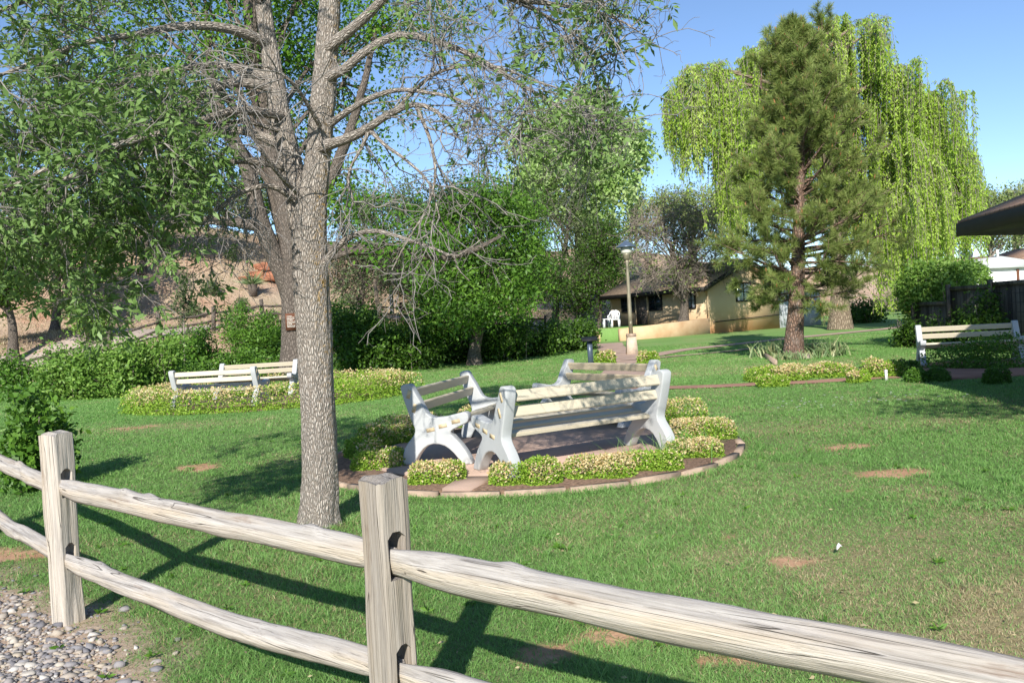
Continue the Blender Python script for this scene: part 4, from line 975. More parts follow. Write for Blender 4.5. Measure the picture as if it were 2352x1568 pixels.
# leafy broad tree in the middle
b = vbase(1090, 838); Y = b[1]
tree('broadleaf_tree', 'rounded dark green tree with a short forked trunk in the middle of the lawn edge', 'tree', b, tr2(b, (1090, 800, Y), (1100, 760, Y), (1110, 690, Y), (1110, 600, Y), (1100, 500, Y)),
     [bl(1100, 520, Y, 130, 85), bl(1160, 620, Y, 105, 90), bl(1040, 620, Y, 90, 80), bl(1110, 700, Y - .6, 120, 60), bl(1010, 500, Y, 60, 60), bl(1190, 520, Y, 70, 70), bl(1095, 450, Y, 70, 45), bl(1030, 720, Y, 70, 45)],
     M['shrub_leaf'], M['dark_bark'], 230, 120, .14, .42, .33, 20, .20, None, .5, 2, .5, .3)
# dark spiky sapling cluster behind
b = vbase(1080, 815); b = np.array([*AT(1090, 800, 37)[:2], 0]); b[2] = T(b[0], b[1])
def spiky():
    root = thing('upright_shrub', 'tall dark shrub of thin upright shoots standing against the sky', 'shrub', b); W = Wood(); L = Leafy()
    for k in range(46):
        px_ = rng.uniform(1000, 1175); top = 335 + 70 * abs((px_ - 1100) / 80)**1.5 + rng.uniform(0, 55); Yk = 37 + rng.normal(0, .5)
        P = resample(np.array([b + rng.normal(0, .3, 3) * [1, 1, 0], AT((px_ + 1090) / 2, 620, Yk), AT(px_, top + 70, Yk), AT(px_ + rng.normal(0, 6), top, Yk)]), 14); P[:, :2] += rng.normal(0, .04, (14, 2))
        W.add(P[None], taper(np.array([.05]), np.array([.012]), 14), 4)
        q = P[4 + rng.integers(0, 10, 80)] + rng.normal(0, .11, (80, 3)) * [1, 1, 1.7]; L.cloud(q, .12, .5, v0=.4)
    W.build('stems', M['twig_grey'], root); L.build('crown', M['dark_leaf'], root)
spiky()
b = vbase(1272, 768); Y = b[1]
tree('olive_green_tree', 'loose olive green tree with a pale leaning trunk left of the lamp post', 'tree', b, tr2(b, (1278, 700, Y), (1285, 640, Y), (1300, 560, Y), (1310, 480, Y)),
     [bl(1290, 460, Y, 110, 70), bl(1350, 560, Y, 75, 85), bl(1260, 560, Y, 90, 80), bl(1310, 640, Y - .5, 90, 55), bl(1210, 480, Y, 70, 60), bl(1230, 640, Y, 60, 50), bl(1345, 655, Y - 1, 50, 30)],
     M['olive_leaf'], M['grey_bark'], 260, 75, .13, .38, .36, 24, .24, None, .3, 3, .5, .3)
b = np.array([*AT(1330, 700, 56)[:2], 0]); b[2] = T(b[0], b[1])
tree('cottonwood', 'big pale green cottonwood rising behind the darker trees left of the house', 'tree', b, tr2(b, (1330, 600, 56), (1325, 450, 56), (1325, 330, 56), (1330, 250, 56)),
     [bl(1330, 300, 56, 110, 75), bl(1240, 340, 56, 75, 75), bl(1410, 350, 56, 75, 65), bl(1300, 420, 56, 110, 80), bl(1410, 420, 56, 60, 60), bl(1230, 430, 56, 60, 60), bl(1360, 520, 56, 75, 60), bl(1380, 600, 56, 50, 40), bl(1345, 235, 56, 45, 25), bl(1455, 330, 56, 35, 30)],
     M['cotton_leaf'], M['grey_bark'], 330, 110, .26, .62, .55, 24, .35, None, .35, 2, .5, .25)
# mesquites: brown grey twig masses with a thin green haze
for px, py, Y, bs, lb, nl in ((1570, 752, 42.5, [(1530, 580, 85, 60), (1610, 575, 75, 65), (1490, 540, 60, 50), (1655, 590, 45, 60), (1570, 510, 90, 45), (1475, 600, 45, 45), (1560, 630, 80, 30)], 'twisted dark mesquite in front of the house with bare grey brown twigs', 14),
                              (1590, 640, 66, [(1590, 480, 110, 50), (1680, 480, 70, 55), (1500, 490, 60, 45)], 'hazy green mesquite behind the house, left of the pine', 60),
                              (2275, 640, 62, [(2270, 500, 80, 55), (2230, 470, 50, 40), (2340, 480, 70, 50), (2320, 540, 70, 40)], 'hazy green mesquite behind the white shed', 60),
                              (2330, 640, 70, [(2400, 500, 100, 70), (2380, 460, 70, 40)], 'grey green mesquite at the right edge beyond the roof', 45)):
    b = np.array([*AT(px, py, Y)[:2], 0]); b[2] = T(b[0], b[1])
    root_tr = tr2(b, (px + 2, py - 40, Y), (px, py - 90, Y), (px - 20, py - 140, Y), (px - 30, py - 200, Y)) if Y < 50 else tr2(b, (px, py - 60, Y), (px, py - 120, Y))
    if Y < 50: b[2] = .85; root_tr[0][2] = .8
    tree('mesquite_tree', lb, 'tree', b, root_tr, [bl(x_, y_, Y, rx, ry) for x_, y_, rx, ry in bs], M['mesq_leaf'], M['dark_bark'] if Y < 50 else M['twig_grey'], 200, nl, .15 if Y < 50 else .2, .5, .48, 26, .24, None, .3, 14 if Y < 50 else 6, .45, .25, .4, twr=.009, twig_mat=M['twig_grey'] if Y < 50 else None)
for px, yt, yb, Y, lb in ((1461, 405, 520, 75, 'dark juniper top beside the cottonwood'), (1582, 432, 500, 90, 'small dark conifer tip behind the mesquite')):
    b = np.array([*AT(px, yb + 100, Y)[:2], 0]); b[2] = T(b[0], b[1])
    tree('juniper', lb, 'tree', b, tr2(b, (px, yb, Y), (px, yt, Y)), [bl(px, yt + (yb - yt) * t, Y, 4 + 20 * t, (yb - yt) * .18) for t in (.12, .35, .6, .85, 1.1)], M['dark_leaf'], M['twig_grey'], 70, 70, .22, .4, .3, 8, .15)
# trees standing on the bank at the left
for px, Y, bs, lb, mt in ((120, 40, [(120, 560, 120, 80), (60, 480, 110, 80), (200, 600, 80, 55), (150, 440, 100, 60)], 'dark tree on the bank at the far left, shading the slope', 'ivy_leaf'), (330, 47, [(330, 470, 100, 60), (420, 430, 90, 70), (250, 500, 70, 50)], 'green tree at the top of the bank seen through the ash leaves', 'shrub_leaf'),
                          (520, 58, [(520, 460, 80, 50), (600, 440, 80, 60), (460, 450, 60, 40)], 'smaller tree on the crest of the dry slope left of the trunk', 'olive_leaf'), (880, 60, [(880, 500, 110, 60), (800, 470, 80, 50), (960, 480, 90, 60)], 'dusty olive tree on the slope right of the trunk', 'olive_leaf'), (20, 34, [(0, 640, 60, 60), (-60, 600, 90, 90)], 'dark tree cut by the left edge of the picture', 'ivy_leaf')):
    b = np.array([*AT(px, 700, Y)[:2], 0]); b[2] = T(b[0], b[1])
    top = AT(bs[0][0], bs[0][1], Y)
    tree('bank_tree', lb, 'tree', b, np.array([b, b * .6 + top * .4 + [.2, 0, 0], top]), [bl(*q[:2], Y, *q[2:]) for q in bs], M[mt], M['dark_bark'], 170, 75, .18, .5, .45, 18, .22, 'trees along the bank', .35, 2)

for px, Y, bs, lb, mt, nl in ((820, 42, [(830, 560, 60, 60), (880, 600, 70, 45), (790, 610, 50, 60), (850, 650, 90, 35)], 'tangled twiggy tree on the bank right of the ash trunk', 'olive_leaf', 26),
                          (960, 44, [(960, 590, 70, 60), (1010, 540, 60, 60), (930, 650, 70, 35), (1000, 650, 70, 40)], 'tangled twiggy tree on the bank left of the broadleaf tree', 'shrub_leaf', 45),
                          (1190, 47, [(1190, 560, 70, 70), (1230, 640, 80, 50), (1170, 480, 60, 50)], 'dark green tree behind the broadleaf tree and the pale leaning trunk', 'ivy_leaf', 90),
                          (1370, 52, [(1370, 610, 60, 50), (1400, 560, 50, 50), (1340, 670, 60, 50), (1420, 640, 40, 40)], 'dark tree added for the shade at the left end of the house', 'ivy_leaf', 80)):  # added dark foliage; its colour stands in for the shade beside the wall
    b = np.array([*AT(px, 720, Y)[:2], 0]); b[2] = T(b[0], b[1]); top = AT(bs[0][0], bs[0][1], Y)
    tree('thicket_tree', lb, 'tree', b, np.array([b, b * .6 + top * .4 + [.2, 0, 0], top]), [bl(*q[:2], Y, *q[2:]) for q in bs], M[mt], M['dark_bark'], 170, nl, .15, .5, .45, 20, .16, 'trees behind the lawn', .3, 6, twr=.008)

# ------------------------------------------------------------------ weeping willow
def willow():
    b = G(1930, 756); Y0 = b[1]; root = thing('weeping_willow', 'huge bright green weeping willow hanging behind the pine', 'tree', b); W = Wood(); L = Leafy(); ST = Wood()
    tr = tr2(b, (1929, 690, Y0), (1925, 600, Y0), (1918, 500, Y0), (1905, 400, Y0), (1890, 250, Y0), (1880, 120, Y0)); Tk = resample(tr, 16); W.add(Tk[None], (np.linspace(.36, .12, 16) * (1 + .65 * np.exp(-np.linspace(0, 1, 16) * 11)))[None], 14)
    # each spray: px, top, bottom of its curtain, half width, relative depth
    sp = [(1548, 205, 395, 22, 0), (1580, 172, 440, 24, -1), (1612, 158, 450, 24, 1), (1648, 162, 480, 26, -1), (1685, 190, 530, 26, 0), (1722, 120, 540, 24, 1), (1700, 240, 600, 26, -2), (1755, 110, 520, 30, 2), (1800, 95, 560, 30, 3), (1850, 75, 560, 30, 2), (1900, 62, 560, 30, 3), (1925, 52, 420, 24, 2), (1965, 62, 330, 26, 1), (1995, 80, 300, 16, 0),
          (1960, 260, 600, 30, 2), (2000, 260, 640, 26, 1), (2032, 180, 640, 26, 0), (2068, 165, 650, 26, -1), (2100, 205, 655, 26, 0), (2135, 222, 650, 24, -1), (2165, 228, 640, 20, 0), (2180, 330, 620, 18, 1), (2205, 365, 590, 14, 0), (2050, 330, 690, 30, -2), (2100, 410, 690, 34, -3), (2060, 430, 720, 28, -3), (2140, 430, 650, 30, -2), (1680, 380, 600, 20, -2), (2020, 440, 650, 26, 1), (1980, 420, 600, 26, 3)]
    for px, yt, yb, hw, dz in sp:
        Y = Y0 - .5 + dz * .75; top = AT(px, yt, Y); k = Y / FPX; H = (yb - yt) * k
        z = max(Tk[1, 2], min(top[2] - 1.5, Tk[-1, 2])); s0 = np.array([np.interp(z, Tk[:, 2], Tk[:, j]) for j in range(3)])
        t = np.linspace(0, 1, 12)[:, None]; mid = s0 * .4 + top * .6; mid[2] = top[2] - .2
        P = (1 - t)**2 * s0 + 2 * t * (1 - t) * mid + t**2 * top; W.add(P[None], taper(np.array([.13]), np.array([.025]), 12), 6)
        n = 96
        nb = 19; bi = rng.integers(0, nb, n); bx, by = rng.normal(0, hw * k * .66, nb)[bi], rng.normal(0, .8, nb)[bi]; bl_ = rng.uniform(.5, 1.06, nb)[bi]
        st = top + np.stack([bx + rng.normal(0, .07, n), by + rng.normal(0, .12, n), rng.uniform(-.35, .25, nb)[bi] * min(1, H / 4) + rng.normal(0, .05, n)], 1); st[:, 2] -= ((st[:, 0] - top[0]) / (hw * k))**2 * .35
        ln = H * bl_ * rng.uniform(.72, 1.0, n); K = 26; u = np.linspace(0, 1, K)[None, :]
        ox = (rng.normal(0, .3, nb)[bi] + rng.normal(0, .09, n))[:, None] * (1 - np.exp(-u * 7)); oy = (rng.normal(0, .3, nb)[bi] + rng.normal(0, .09, n))[:, None] * (1 - np.exp(-u * 7)) - .25 * (1 - np.exp(-u * 6))
        zz = -ln[:, None] * np.clip(u - .05, 0, 1) + .18 * np.sin(np.clip(u * 9, 0, PI)); sway = .06 * np.sin(u * 6 + rng.random(n)[:, None] * 6)
        S = np.stack([st[:, 0:1] + ox + sway, st[:, 1:2] + oy, st[:, 2:3] + zz], 2); 
        S[..., 2] = np.maximum(S[..., 2], T(S[..., 0], S[..., 1]) + .4)
        ST.add(S, np.full((n, K), .009), 3)
        # leaves along every strand
        m_ = np.maximum(8, (ln / .042).astype(int)); ii = np.repeat(np.arange(n), m_); u_ = rng.random(len(ii)) ** .85; f = u_ * (K - 1); kk = np.minimum(f.astype(int), K - 2); w = (f - kk)[:, None]
        p = S[ii, kk] * (1 - w) + S[ii, kk + 1] * w + rng.normal(0, .045, (len(ii), 3)); sv = (rng.normal(.5, .2, nb)[bi] + rng.normal(0, .08, n))[ii]
        L.cloud(p, .14, .33, v0=sv, dv=.14, ax=np.array([0, -.1, -1.]), axw=.55, up=.1)
    W.build('trunk', M['willow_bark'], root); ST.build('strands', M['twig_grey'], root); L.build('crown', M['willow_leaf'], root)
willow()

# ------------------------------------------------------------------ pine
def pine():
    b = G(1822, 822); Y0 = b[1]; root = thing('pine_tree', 'tall bushy pine with a reddish trunk on the lawn in front of the willow', 'tree', b); W = Wood()
    tr = tr2(b, (1824, 780, Y0), (1829, 700, Y0), (1833, 600, Y0), (1836, 450, Y0), (1838, 300, Y0), (1832, 180, Y0), (1816, 75, Y0)); Tk = resample(tr, 24)
    R = np.linspace(.245, .03, 24) * (1 + .25 * np.exp(-np.linspace(0, 1, 24) * 16)); W.add(Tk[None], R[None], 14)
    ztop, zb = Tk[-1, 2], b[2]; H = ztop - zb
    env = [(.15, .8), (.22, 2.0), (.33, 2.4), (.42, 2.1), (.53, 2.0), (.66, 1.7), (.785, 1.2), (.91, .52), (.97, .15), (1, .05)]
    S, D, Ln = [], [], []
    for k in range(125):
        f = .18 + .81 * (k / 124)**1.02; a = k * 2.399 + rng.normal(0, .3); r = np.interp(f, *zip(*env)) * rng.uniform(.62, 1.16) * (1 + .13 * math.cos(a)) 
        e = np.interp(f, [.15, .3, .6, .9, 1], [-.22, .12, .5, 1.0, 1.35]) + rng.normal(0, .14)
        p = [np.interp(zb + f * H - .35 * r * max(e, 0), Tk[:, 2], Tk[:, j]) for j in range(3)]
        S.append(p); D.append((math.cos(a) * math.cos(e), math.sin(a) * math.cos(e), math.sin(e))); Ln.append(r / max(.35, math.cos(e * .75)))
    # leader shoots
    for px, py in ((1816, 30), (1884, 35), (1778, 70), (1850, 95), (1745, 130)):
        t = AT(px, py + 12, Y0); S.append(t - [0, 0, .75]); D.append((rng.normal(0, .04), rng.normal(0, .04), 1)); Ln.append(.75)
    S, D, Ln = np.array(S, float), np.array(D, float), np.array(Ln)
    P = grow(S, D, Ln, 9, .09, (0, 0, .35)); W.add(P, taper(.018 + .016 * Ln, np.full(len(P), .008), 9), 6)
    S2, D2, t2, i2 = spawn(P, 9, .28, 1, (30, 62)); P2 = grow(S2, D2, (.22 + .3 * rng.random(len(S2))) * (.55 + .25 * Ln[i2]) * 1.25, 5, .15, (0, 0, .5)); W.add(P2, np.full((len(P2), 5), .008), 4)
    S3, D3, t3, i3 = spawn(P2, 2, .35, 1, (30, 60)); P3_ = grow(S3, D3, rng.uniform(.12, .26, len(S3)), 4, .15, (0, 0, .6)); W.add(P3_, np.full((len(P3_), 4), .006), 3)
    W.build('trunk', M['pine_bark'], root)
    tips = np.concatenate([P2[:, -1], P2[:, 3], P3_[:, -1], P[:, -1], P2[:, 2], P3_[:, 2]]); td = unit(np.concatenate([P2[:, -1] - P2[:, -2], P2[:, 3] - P2[:, 2], P3_[:, -1] - P3_[:, -2], P[:, -1] - P[:, -2], P2[:, 2] - P2[:, 1], P3_[:, 2] - P3_[:, 1]]))
    n = 44; ii = np.repeat(np.arange(len(tips)), n); N = len(ii)
    ax = unit(td[ii] * .75 + rng.normal(0, .55, (N, 3)) + np.array([0, 0, .12])); L = Leafy(); cv = rng.normal(.48, .17, len(tips))[ii]
    p = tips[ii] - td[ii] * (rng.random(N) * .10)[:, None]
    L.cloud(p, .15, .05, v0=np.minimum(cv, .9), dv=.12, ax=ax, axw=.97, up=.2, fold=0)
    # orange pollen candles on shoot ends
    o = rng.random(len(P2)) < .45; q = P2[o, -1]; V, F = leaves(np.repeat(q, 3, 0), .10, .22, np.repeat(unit(P2[o, -1] - P2[o, -2] + [0, 0, .5]), 3, 0), .9, 0); L.V.append(V); L.F.append(F + L.n); L.v.append(np.full(len(F), 1.)); L.n += len(V)
    L.build('crown', M['needle'], root)
pine()
def iris(px, py, w, n, label, hgt=.55):
    g = G(px, py); k = g[1] / FPX; root = thing('iris_clump', label, 'plant', g, 'strappy clumps under the pine')
    x = g[0] + rng.normal(0, w * k * .36, n); y = g[1] + rng.normal(0, .22, n); V, F = make_blades(x, y, hgt * rng.uniform(.45, 1.1, n), np.full(n, .045), .36)
    v = rng.random(n) * .94; mesh_np('leaves', V, F, M['iris_leaf'], root, {'v': np.concatenate([v, v])})
iris(1785, 818, 60, 190, 'large pale strappy clump left of the pine trunk', .62); iris(1866, 818, 42, 120, 'dark strappy clump just right of the pine trunk', .55); iris(1905, 818, 50, 150, 'pale strappy clump farther right of the pine trunk', .60); iris(1812, 826, 60, 160, 'low grassy clump at the foot of the pine trunk', .3)
def rock(px, py, s, label, mat='rock', z=0., name='rock', group=None, Y=None, sq=.6):
    g = G(px, py) if Y is None else AT(px, py, Y); bm = bmesh.new(); bmesh.ops.create_icosphere(bm, subdivisions=3, radius=s); sd = rng.random() * 50
    for v in bm.verts:
        c = v.co / s; n = fbm(c.x * 1 + sd, c.y * 1 + c.z * .7, .8, 3) - .5; q = max(abs(c.x), abs(c.y) * 1.1, abs(c.z)); v.co *= (.82 / max(q, .5)) * (1 + .55 * float(n)); v.co.z *= sq; v.co.x *= 1.25
    me = bpy.data.meshes.new(name); bm.to_mesh(me); bm.free(); me.materials.append(M[mat]); o = bpy.data.objects.new(name, me); COL.objects.link(o); o.location = (g[0], g[1], g[2] + s * .15 + z); o.rotation_euler = (0, 0, rng.random() * 6)
    return tag(o, label, 'rock', group)
rock(1848, 823, .17, 'flat grey rock at the foot of the pine'); rock(1890, 818, .12, 'small pale rock between the strappy clumps')
m = MB(); a, c = G(1752, 816), G(1782, 838); v = unit((c - a)[None])[0]; s = np.array([-v[1], v[0], 0]) * .04
m.prism([a - s - [0, 0, .05], c - s - [0, 0, .05], c + s - [0, 0, .05], a + s - [0, 0, .05]], (0, 0, .17)); tag(m.build('bed_board', M['curb']), 'short dark board edging the bed left of the pine', 'edging')

# ================================================================== SHRUBS AND VINES
def shrub(px, py, w, h, label, mat='shrub_leaf', n=5000, size=.1, dep=None, group=None, clump=.2, Y=None, name='shrub', cat='shrub', lumps=7, v0=.5):
    """w, h in picture units at the shrub's own distance"""
    g = G(px, py); Y = Y or g[1]; k = Y / FPX; x = AT(px, py, Y)[0]; B = []
    rx = w / 2 * k; H = h * k; dep = dep or rx * .75
    for j in range(lumps + 3):
        q = rng.uniform(-.78, .78); zz = rng.uniform(.15, .76); x_ = x + q * rx; y_ = Y + dep * .8 + rng.uniform(-.5, .5) * dep; B.append((x_, y_, float(T(x_, y_)) + zz * H, rx * rng.uniform(.20, .36), dep * rng.uniform(.3, .5), H * rng.uniform(.16, .28)))
    B.append((x, Y + dep * .8, float(T(x, Y + dep * .8)) + .26 * H, rx * .72, dep * .7, H * .26))
    return bush(name, label, cat, B, M[mat], n, size, .55, group, 24, (x, Y, float(T(x, Y))), v0, .55, clump=clump)
GV = 'vine covered shrubs along the trail fence'
shrub(110, 925, 130, 115, 'leafy vine mound at the left end of the trail fence', 'vine_leaf', 6500, .10, 1.0, GV)
shrub(215, 918, 170, 125, 'wide vine mound right of the leftmost mound on the trail fence', 'vine_leaf', 9000, .10, 1.1, GV)
shrub(330, 905, 150, 130, 'vine mound with a dark hollow beside the lawn', 'vine_leaf', 8000, .10, 1.2, GV, v0=.4)
shrub(410, 870, 120, 110, 'low mound behind the leftmost bench', 'shrub_leaf', 7000, .11, 1.4, GV)
shrub(480, 880, 180, 60, 'low carpet of groundcover between bench and mounds', 'shrub_leaf', 8000, .10, 1.2, GV)
shrub(560, 830, 150, 120, 'rounded dark green shrub left of the thick old trunk', 'shrub_leaf', 9000, .11, 1.6, GV)
shrub(640, 840, 110, 95, 'shrub tight against the left side of the thick old trunk', 'shrub_leaf', 6500, .11, 1.3, GV)
shrub(600, 875, 190, 45, 'groundcover strip just behind the paired benches', 'shrub_leaf', 7000, .10, 1.0, GV)
shrub(190, 800, 90, 140, 'young leafy tree growing up through the vine mounds', 'vine_leaf', 3800, .13, .8, None, .22, None, 'sapling_shrub')
GI = 'shaded ivy shrubs at the back of the lawn'
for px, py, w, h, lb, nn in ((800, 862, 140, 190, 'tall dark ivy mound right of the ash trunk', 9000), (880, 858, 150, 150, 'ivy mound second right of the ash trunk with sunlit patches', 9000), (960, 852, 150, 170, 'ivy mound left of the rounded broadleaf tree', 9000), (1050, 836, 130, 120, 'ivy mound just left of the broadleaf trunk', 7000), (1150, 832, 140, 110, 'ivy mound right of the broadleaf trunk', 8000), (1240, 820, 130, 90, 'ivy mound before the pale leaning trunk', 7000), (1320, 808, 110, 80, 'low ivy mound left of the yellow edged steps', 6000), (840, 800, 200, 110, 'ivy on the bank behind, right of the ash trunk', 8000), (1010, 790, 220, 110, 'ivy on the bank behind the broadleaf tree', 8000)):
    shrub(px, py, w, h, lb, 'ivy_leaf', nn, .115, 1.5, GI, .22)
shrub(28, 1140, 130, 270, 'leafy shrub at the left edge behind the rail fence', 'shrub_leaf', 5200, .075, .55, None, .10, None, 'shrub')
shrub(0, 930, 110, 120, 'vine at the left edge below the trail', 'shrub_leaf', 3000, .10, 1, None)
# thin sapling behind the leftmost bench
def sapling(px, yb, yt, label, mat, n=500):
    g = G(px, yb); Y = g[1]; root = thing('sapling', label, 'tree', g); W = Wood(); P = W3((px, yb, Y), (px - 1, (yb + yt) / 2, Y), (px - 4, yt, Y)); P[0] = g; Q = resample(P, 10); W.add(Q[None], np.linspace(.035, .012, 10)[None], 6)
    S, D, t, i = spawn(Q[None], 26, .45, 1, (30, 60)); A = grow(S, D + [0, 0, .5], rng.uniform(.3, .9, len(S)), 6, .15); W.add(A, np.full((len(A), 6), .008), 4); W.build('stems', M['twig_grey'], root)
    L = Leafy(); p = A[rng.integers(0, len(A), n), rng.integers(2, 6, n)] + rng.normal(0, .07, (n, 3)); L.cloud(p, .11, .45); L.build('crown', M[mat], root)
sapling(424, 872, 655, 'thin grey sapling standing behind the leftmost bench', 'olive_leaf', 900)
# round trimmed shrubs and vine on the board fence at right
bush('vine_thicket', 'rounded vine thicket draped over the left end of the board fence', 'vine', [(*AT(2140, 655, 25.5), .9, .8, .62), (*AT(2105, 690, 25.5), .5, .6, .55), (*AT(2180, 640, 25.6), .65, .7, .5), (*AT(2150, 700, 25.2), .5, .4, .35), (*AT(2115, 740, 25.4), .25, .3, .5)], M['vine_leaf'], 10000, .105, .55, None, 30, (*AT(2120, 780, 25.4)[:2], 0.02), .5, .7, clump=.13)
GC = 'dark shrubs against the board fence'
B = [(*AT(2225, 640, 27), 1.05, .9, .58)]
bush('round_shrub', 'smooth domed shrub above the board fence beside the white shed', 'shrub', [(*AT(2222, 650, 28), .75, .7, .78), (*AT(2190, 665, 28), .7, .7, .5)], M['vine_leaf'], 9000, .10, .5, None, 20, (AT(2222, 650, 28)[0], 28, 0.1), .5, .85)
shrub(2210, 790, 110, 85, 'dark shrub before the left part of the board fence', 'ivy_leaf', 4500, .08, .5, GC, .15, 22.3)
shrub(2290, 800, 90, 150, 'tall dark shrub before the right part of the board fence', 'ivy_leaf', 5000, .08, .5, GC, .15, 20.6)
shrub(2100, 792, 40, 75, 'small dark shrub at the left end of the board fence', 'ivy_leaf', 2500, .08, .5, GC, .12, 24)
shrub(2010, 742, 130, 70, 'shaded undergrowth shrub right of the willow trunk', 'ivy_leaf', 5000, .12, 1.5, None)
shrub(2075, 715, 90, 90, 'dusty brown shrub beyond the bend of the side path', 'olive_leaf', 4500, .12, 1.5, None)
shrub(1690, 640, 200, 70, 'green scrub on the rise behind the house roof', 'mesq_leaf', 5000, .16, 2, None, .3, 62)
for px, py, Y, w, lb in ((480, 640, 46, 40, 'pale scrub bush on the dry slope left of the yucca'), (530, 600, 50, 30, 'scrub bush high on the dry slope'), (440, 690, 43, 36, 'scrub bush beside the trail on the slope'), (550, 680, 45, 26, 'small scrub bush below the red ledge'), (620, 690, 44, 24, 'small scrub bush by the trail near the thick trunk'), (790, 600, 52, 36, 'scrub bush on the slope just right of the ash trunk'), (920, 570, 55, 40, 'scrub bush on the slope above the white post'), (1420, 590, 66, 44, 'scrub bush on the far slope above the lamp'), (380, 620, 50, 44, 'scrub bush under the overhanging ash leaves')):
    c = AT(px, py, Y); z = float(T(c[0], Y)); k = Y / FPX; bush('scrub_bush', lb, 'shrub', [(c[0], Y, z + .2, w / 2 * k, w / 2 * k, .5), (c[0] + .3, Y - .2, z + .3, w / 3 * k, w / 3 * k, .45)], M['olive_leaf'], 900, .12, .4, 'scrub bushes on the dry slope', 14, (c[0], Y, z), .55, .5)
def agave():
    c = AT(577, 612, 47); c[2] = T(c[0], c[1]); root = thing('yucca', 'grey green yucca on the dry slope above the red ledge', 'plant', c); n = 160
    d = unit(np.stack([rng.normal(0, 1, n), rng.normal(0, 1, n), rng.uniform(-.1, 1.3, n)], 1)); V, F = leaves(np.repeat(c[None] + [0, 0, .7], n, 0), .75, .06, d, .98, 0, 0)
    mesh_np('leaves', V, [F], M['iris_leaf'], root, {'v': rng.random(n) * .4}); m = MB(); m.tube([c, c + [0, 0, .7]], [.22, .28], 10); m.build('stem', M['dark_bark'], root, True)
agave()
GR = 'broken ledge rocks on the slope'
for px, py, s, lb in ((600, 618, .55, 'largest red ledge block on the dry slope'), (622, 612, .5, 'red block right of the largest one on the slope'), (612, 640, .6, 'red block below the ledge'), (588, 632, .4, 'red block below the yucca'), (560, 640, .25, 'small pale block on the slope'), (625, 632, .35, 'small red block nearest the thick trunk')):
    rock(px, py, s, lb, 'redrock', 0, 'ledge_rock', GR, None, .5)

# ================================================================== FENCES AND POSTS ON THE BANK
def trail_fence():
    off = []
    P = resample(TRAIL, 60); t = unit(np.gradient(P, axis=0)); s = np.stack([t[:, 1], -t[:, 0]], 1); Q = P + s * 1.55
    d = np.concatenate([[0], np.cumsum(np.linalg.norm(np.diff(Q, axis=0), axis=1))]); u = np.arange(4.5, d[-1] - 6, 2.45); X = np.interp(u, d, Q[:, 0]); Yp = np.interp(u, d, Q[:, 1]); Z = T(X, Yp)
    root = thing('trail_fence', 'dark old rail fence climbing along the trail above the vines', 'fence', (X[0], Yp[0], Z[0]))
    for k in range(len(u)):
        m = MB(); w = .075; h = 1.05 + .1 * rng.random(); ln = rng.normal(0, .04, 2); m.prism([(X[k] + a * w, Yp[k] + b_ * w, Z[k] - .2) for a, b_ in ((-1, -1), (1, -1), (1, 1), (-1, 1))], (ln[0], ln[1], h + .2)); m.build('post', M['dark_bark'], root)
        if k:
            for hh in (.82, .42):
                a = np.array([X[k - 1], Yp[k - 1], Z[k - 1] + hh + rng.normal(0, .04)]); c = np.array([X[k], Yp[k], Z[k] + hh + rng.normal(0, .04)]); m = MB(); tt = np.linspace(0, 1, 7)[:, None]; Pp = a * (1 - tt) + c * tt; Pp[:, 2] -= .05 * np.sin(PI * tt[:, 0]); Pp += rng.normal(0, .012, Pp.shape); m.tube(Pp, np.full(7, .055), 7); m.build('rail', M['dark_bark'], root, True)
trail_fence()
def handrail():
    c = AT(258, 752, 41); c[2] = T(c[0], c[1]); top = AT(257, 712, 41); far = AT(172, 690, 44); root = thing('handrail', 'grey timber handrail beside the trail on the shaded slope', 'handrail', c)
    m = MB(); m.tube([c - [0, 0, .2], top], [.09, .08], 8); m.build('post', M['twig_grey'], root); f0 = far.copy(); f0[2] = T(f0[0], f0[1]) - .2
    m = MB(); m.tube([f0, far], [.09, .08], 8); m.build('post', M['twig_grey'], root)
    e = top + (top - far) * .05; m = MB(); m.tube([far + [0, 0, .05], (far + e) / 2 + [0, 0, .03], e + [0, 0, .06]], [.07, .075, .075], 8); m.build('rail', M['twig_grey'], root, True)
handrail()
c = AT(898, 672, 45); c[2] = T(c[0], c[1]); zt = AT(898, 618, 45)[2]
m = MB(); m.lathe(c, [(.11, -.1), (.11, zt - c[2]), (.09, zt - c[2] + .02)], 14); tag(m.build('marker_post', M['white_pipe'], None, True), 'plain white post on the bank right of the ash trunk', 'post')
c = AT(868, 690, 38); c[2] = T(c[0], c[1]); m = MB(); m.tube([c - [0, 0, .1], AT(872, 720, 38), AT(866, 690, 38), AT(860, 640, 38)], [.12, .11, .10, .06], 8); tag(m.build('bare_stump', M['willow_bark'], None, True), 'pale bare stem standing in the ivy left of the white post', 'stump')

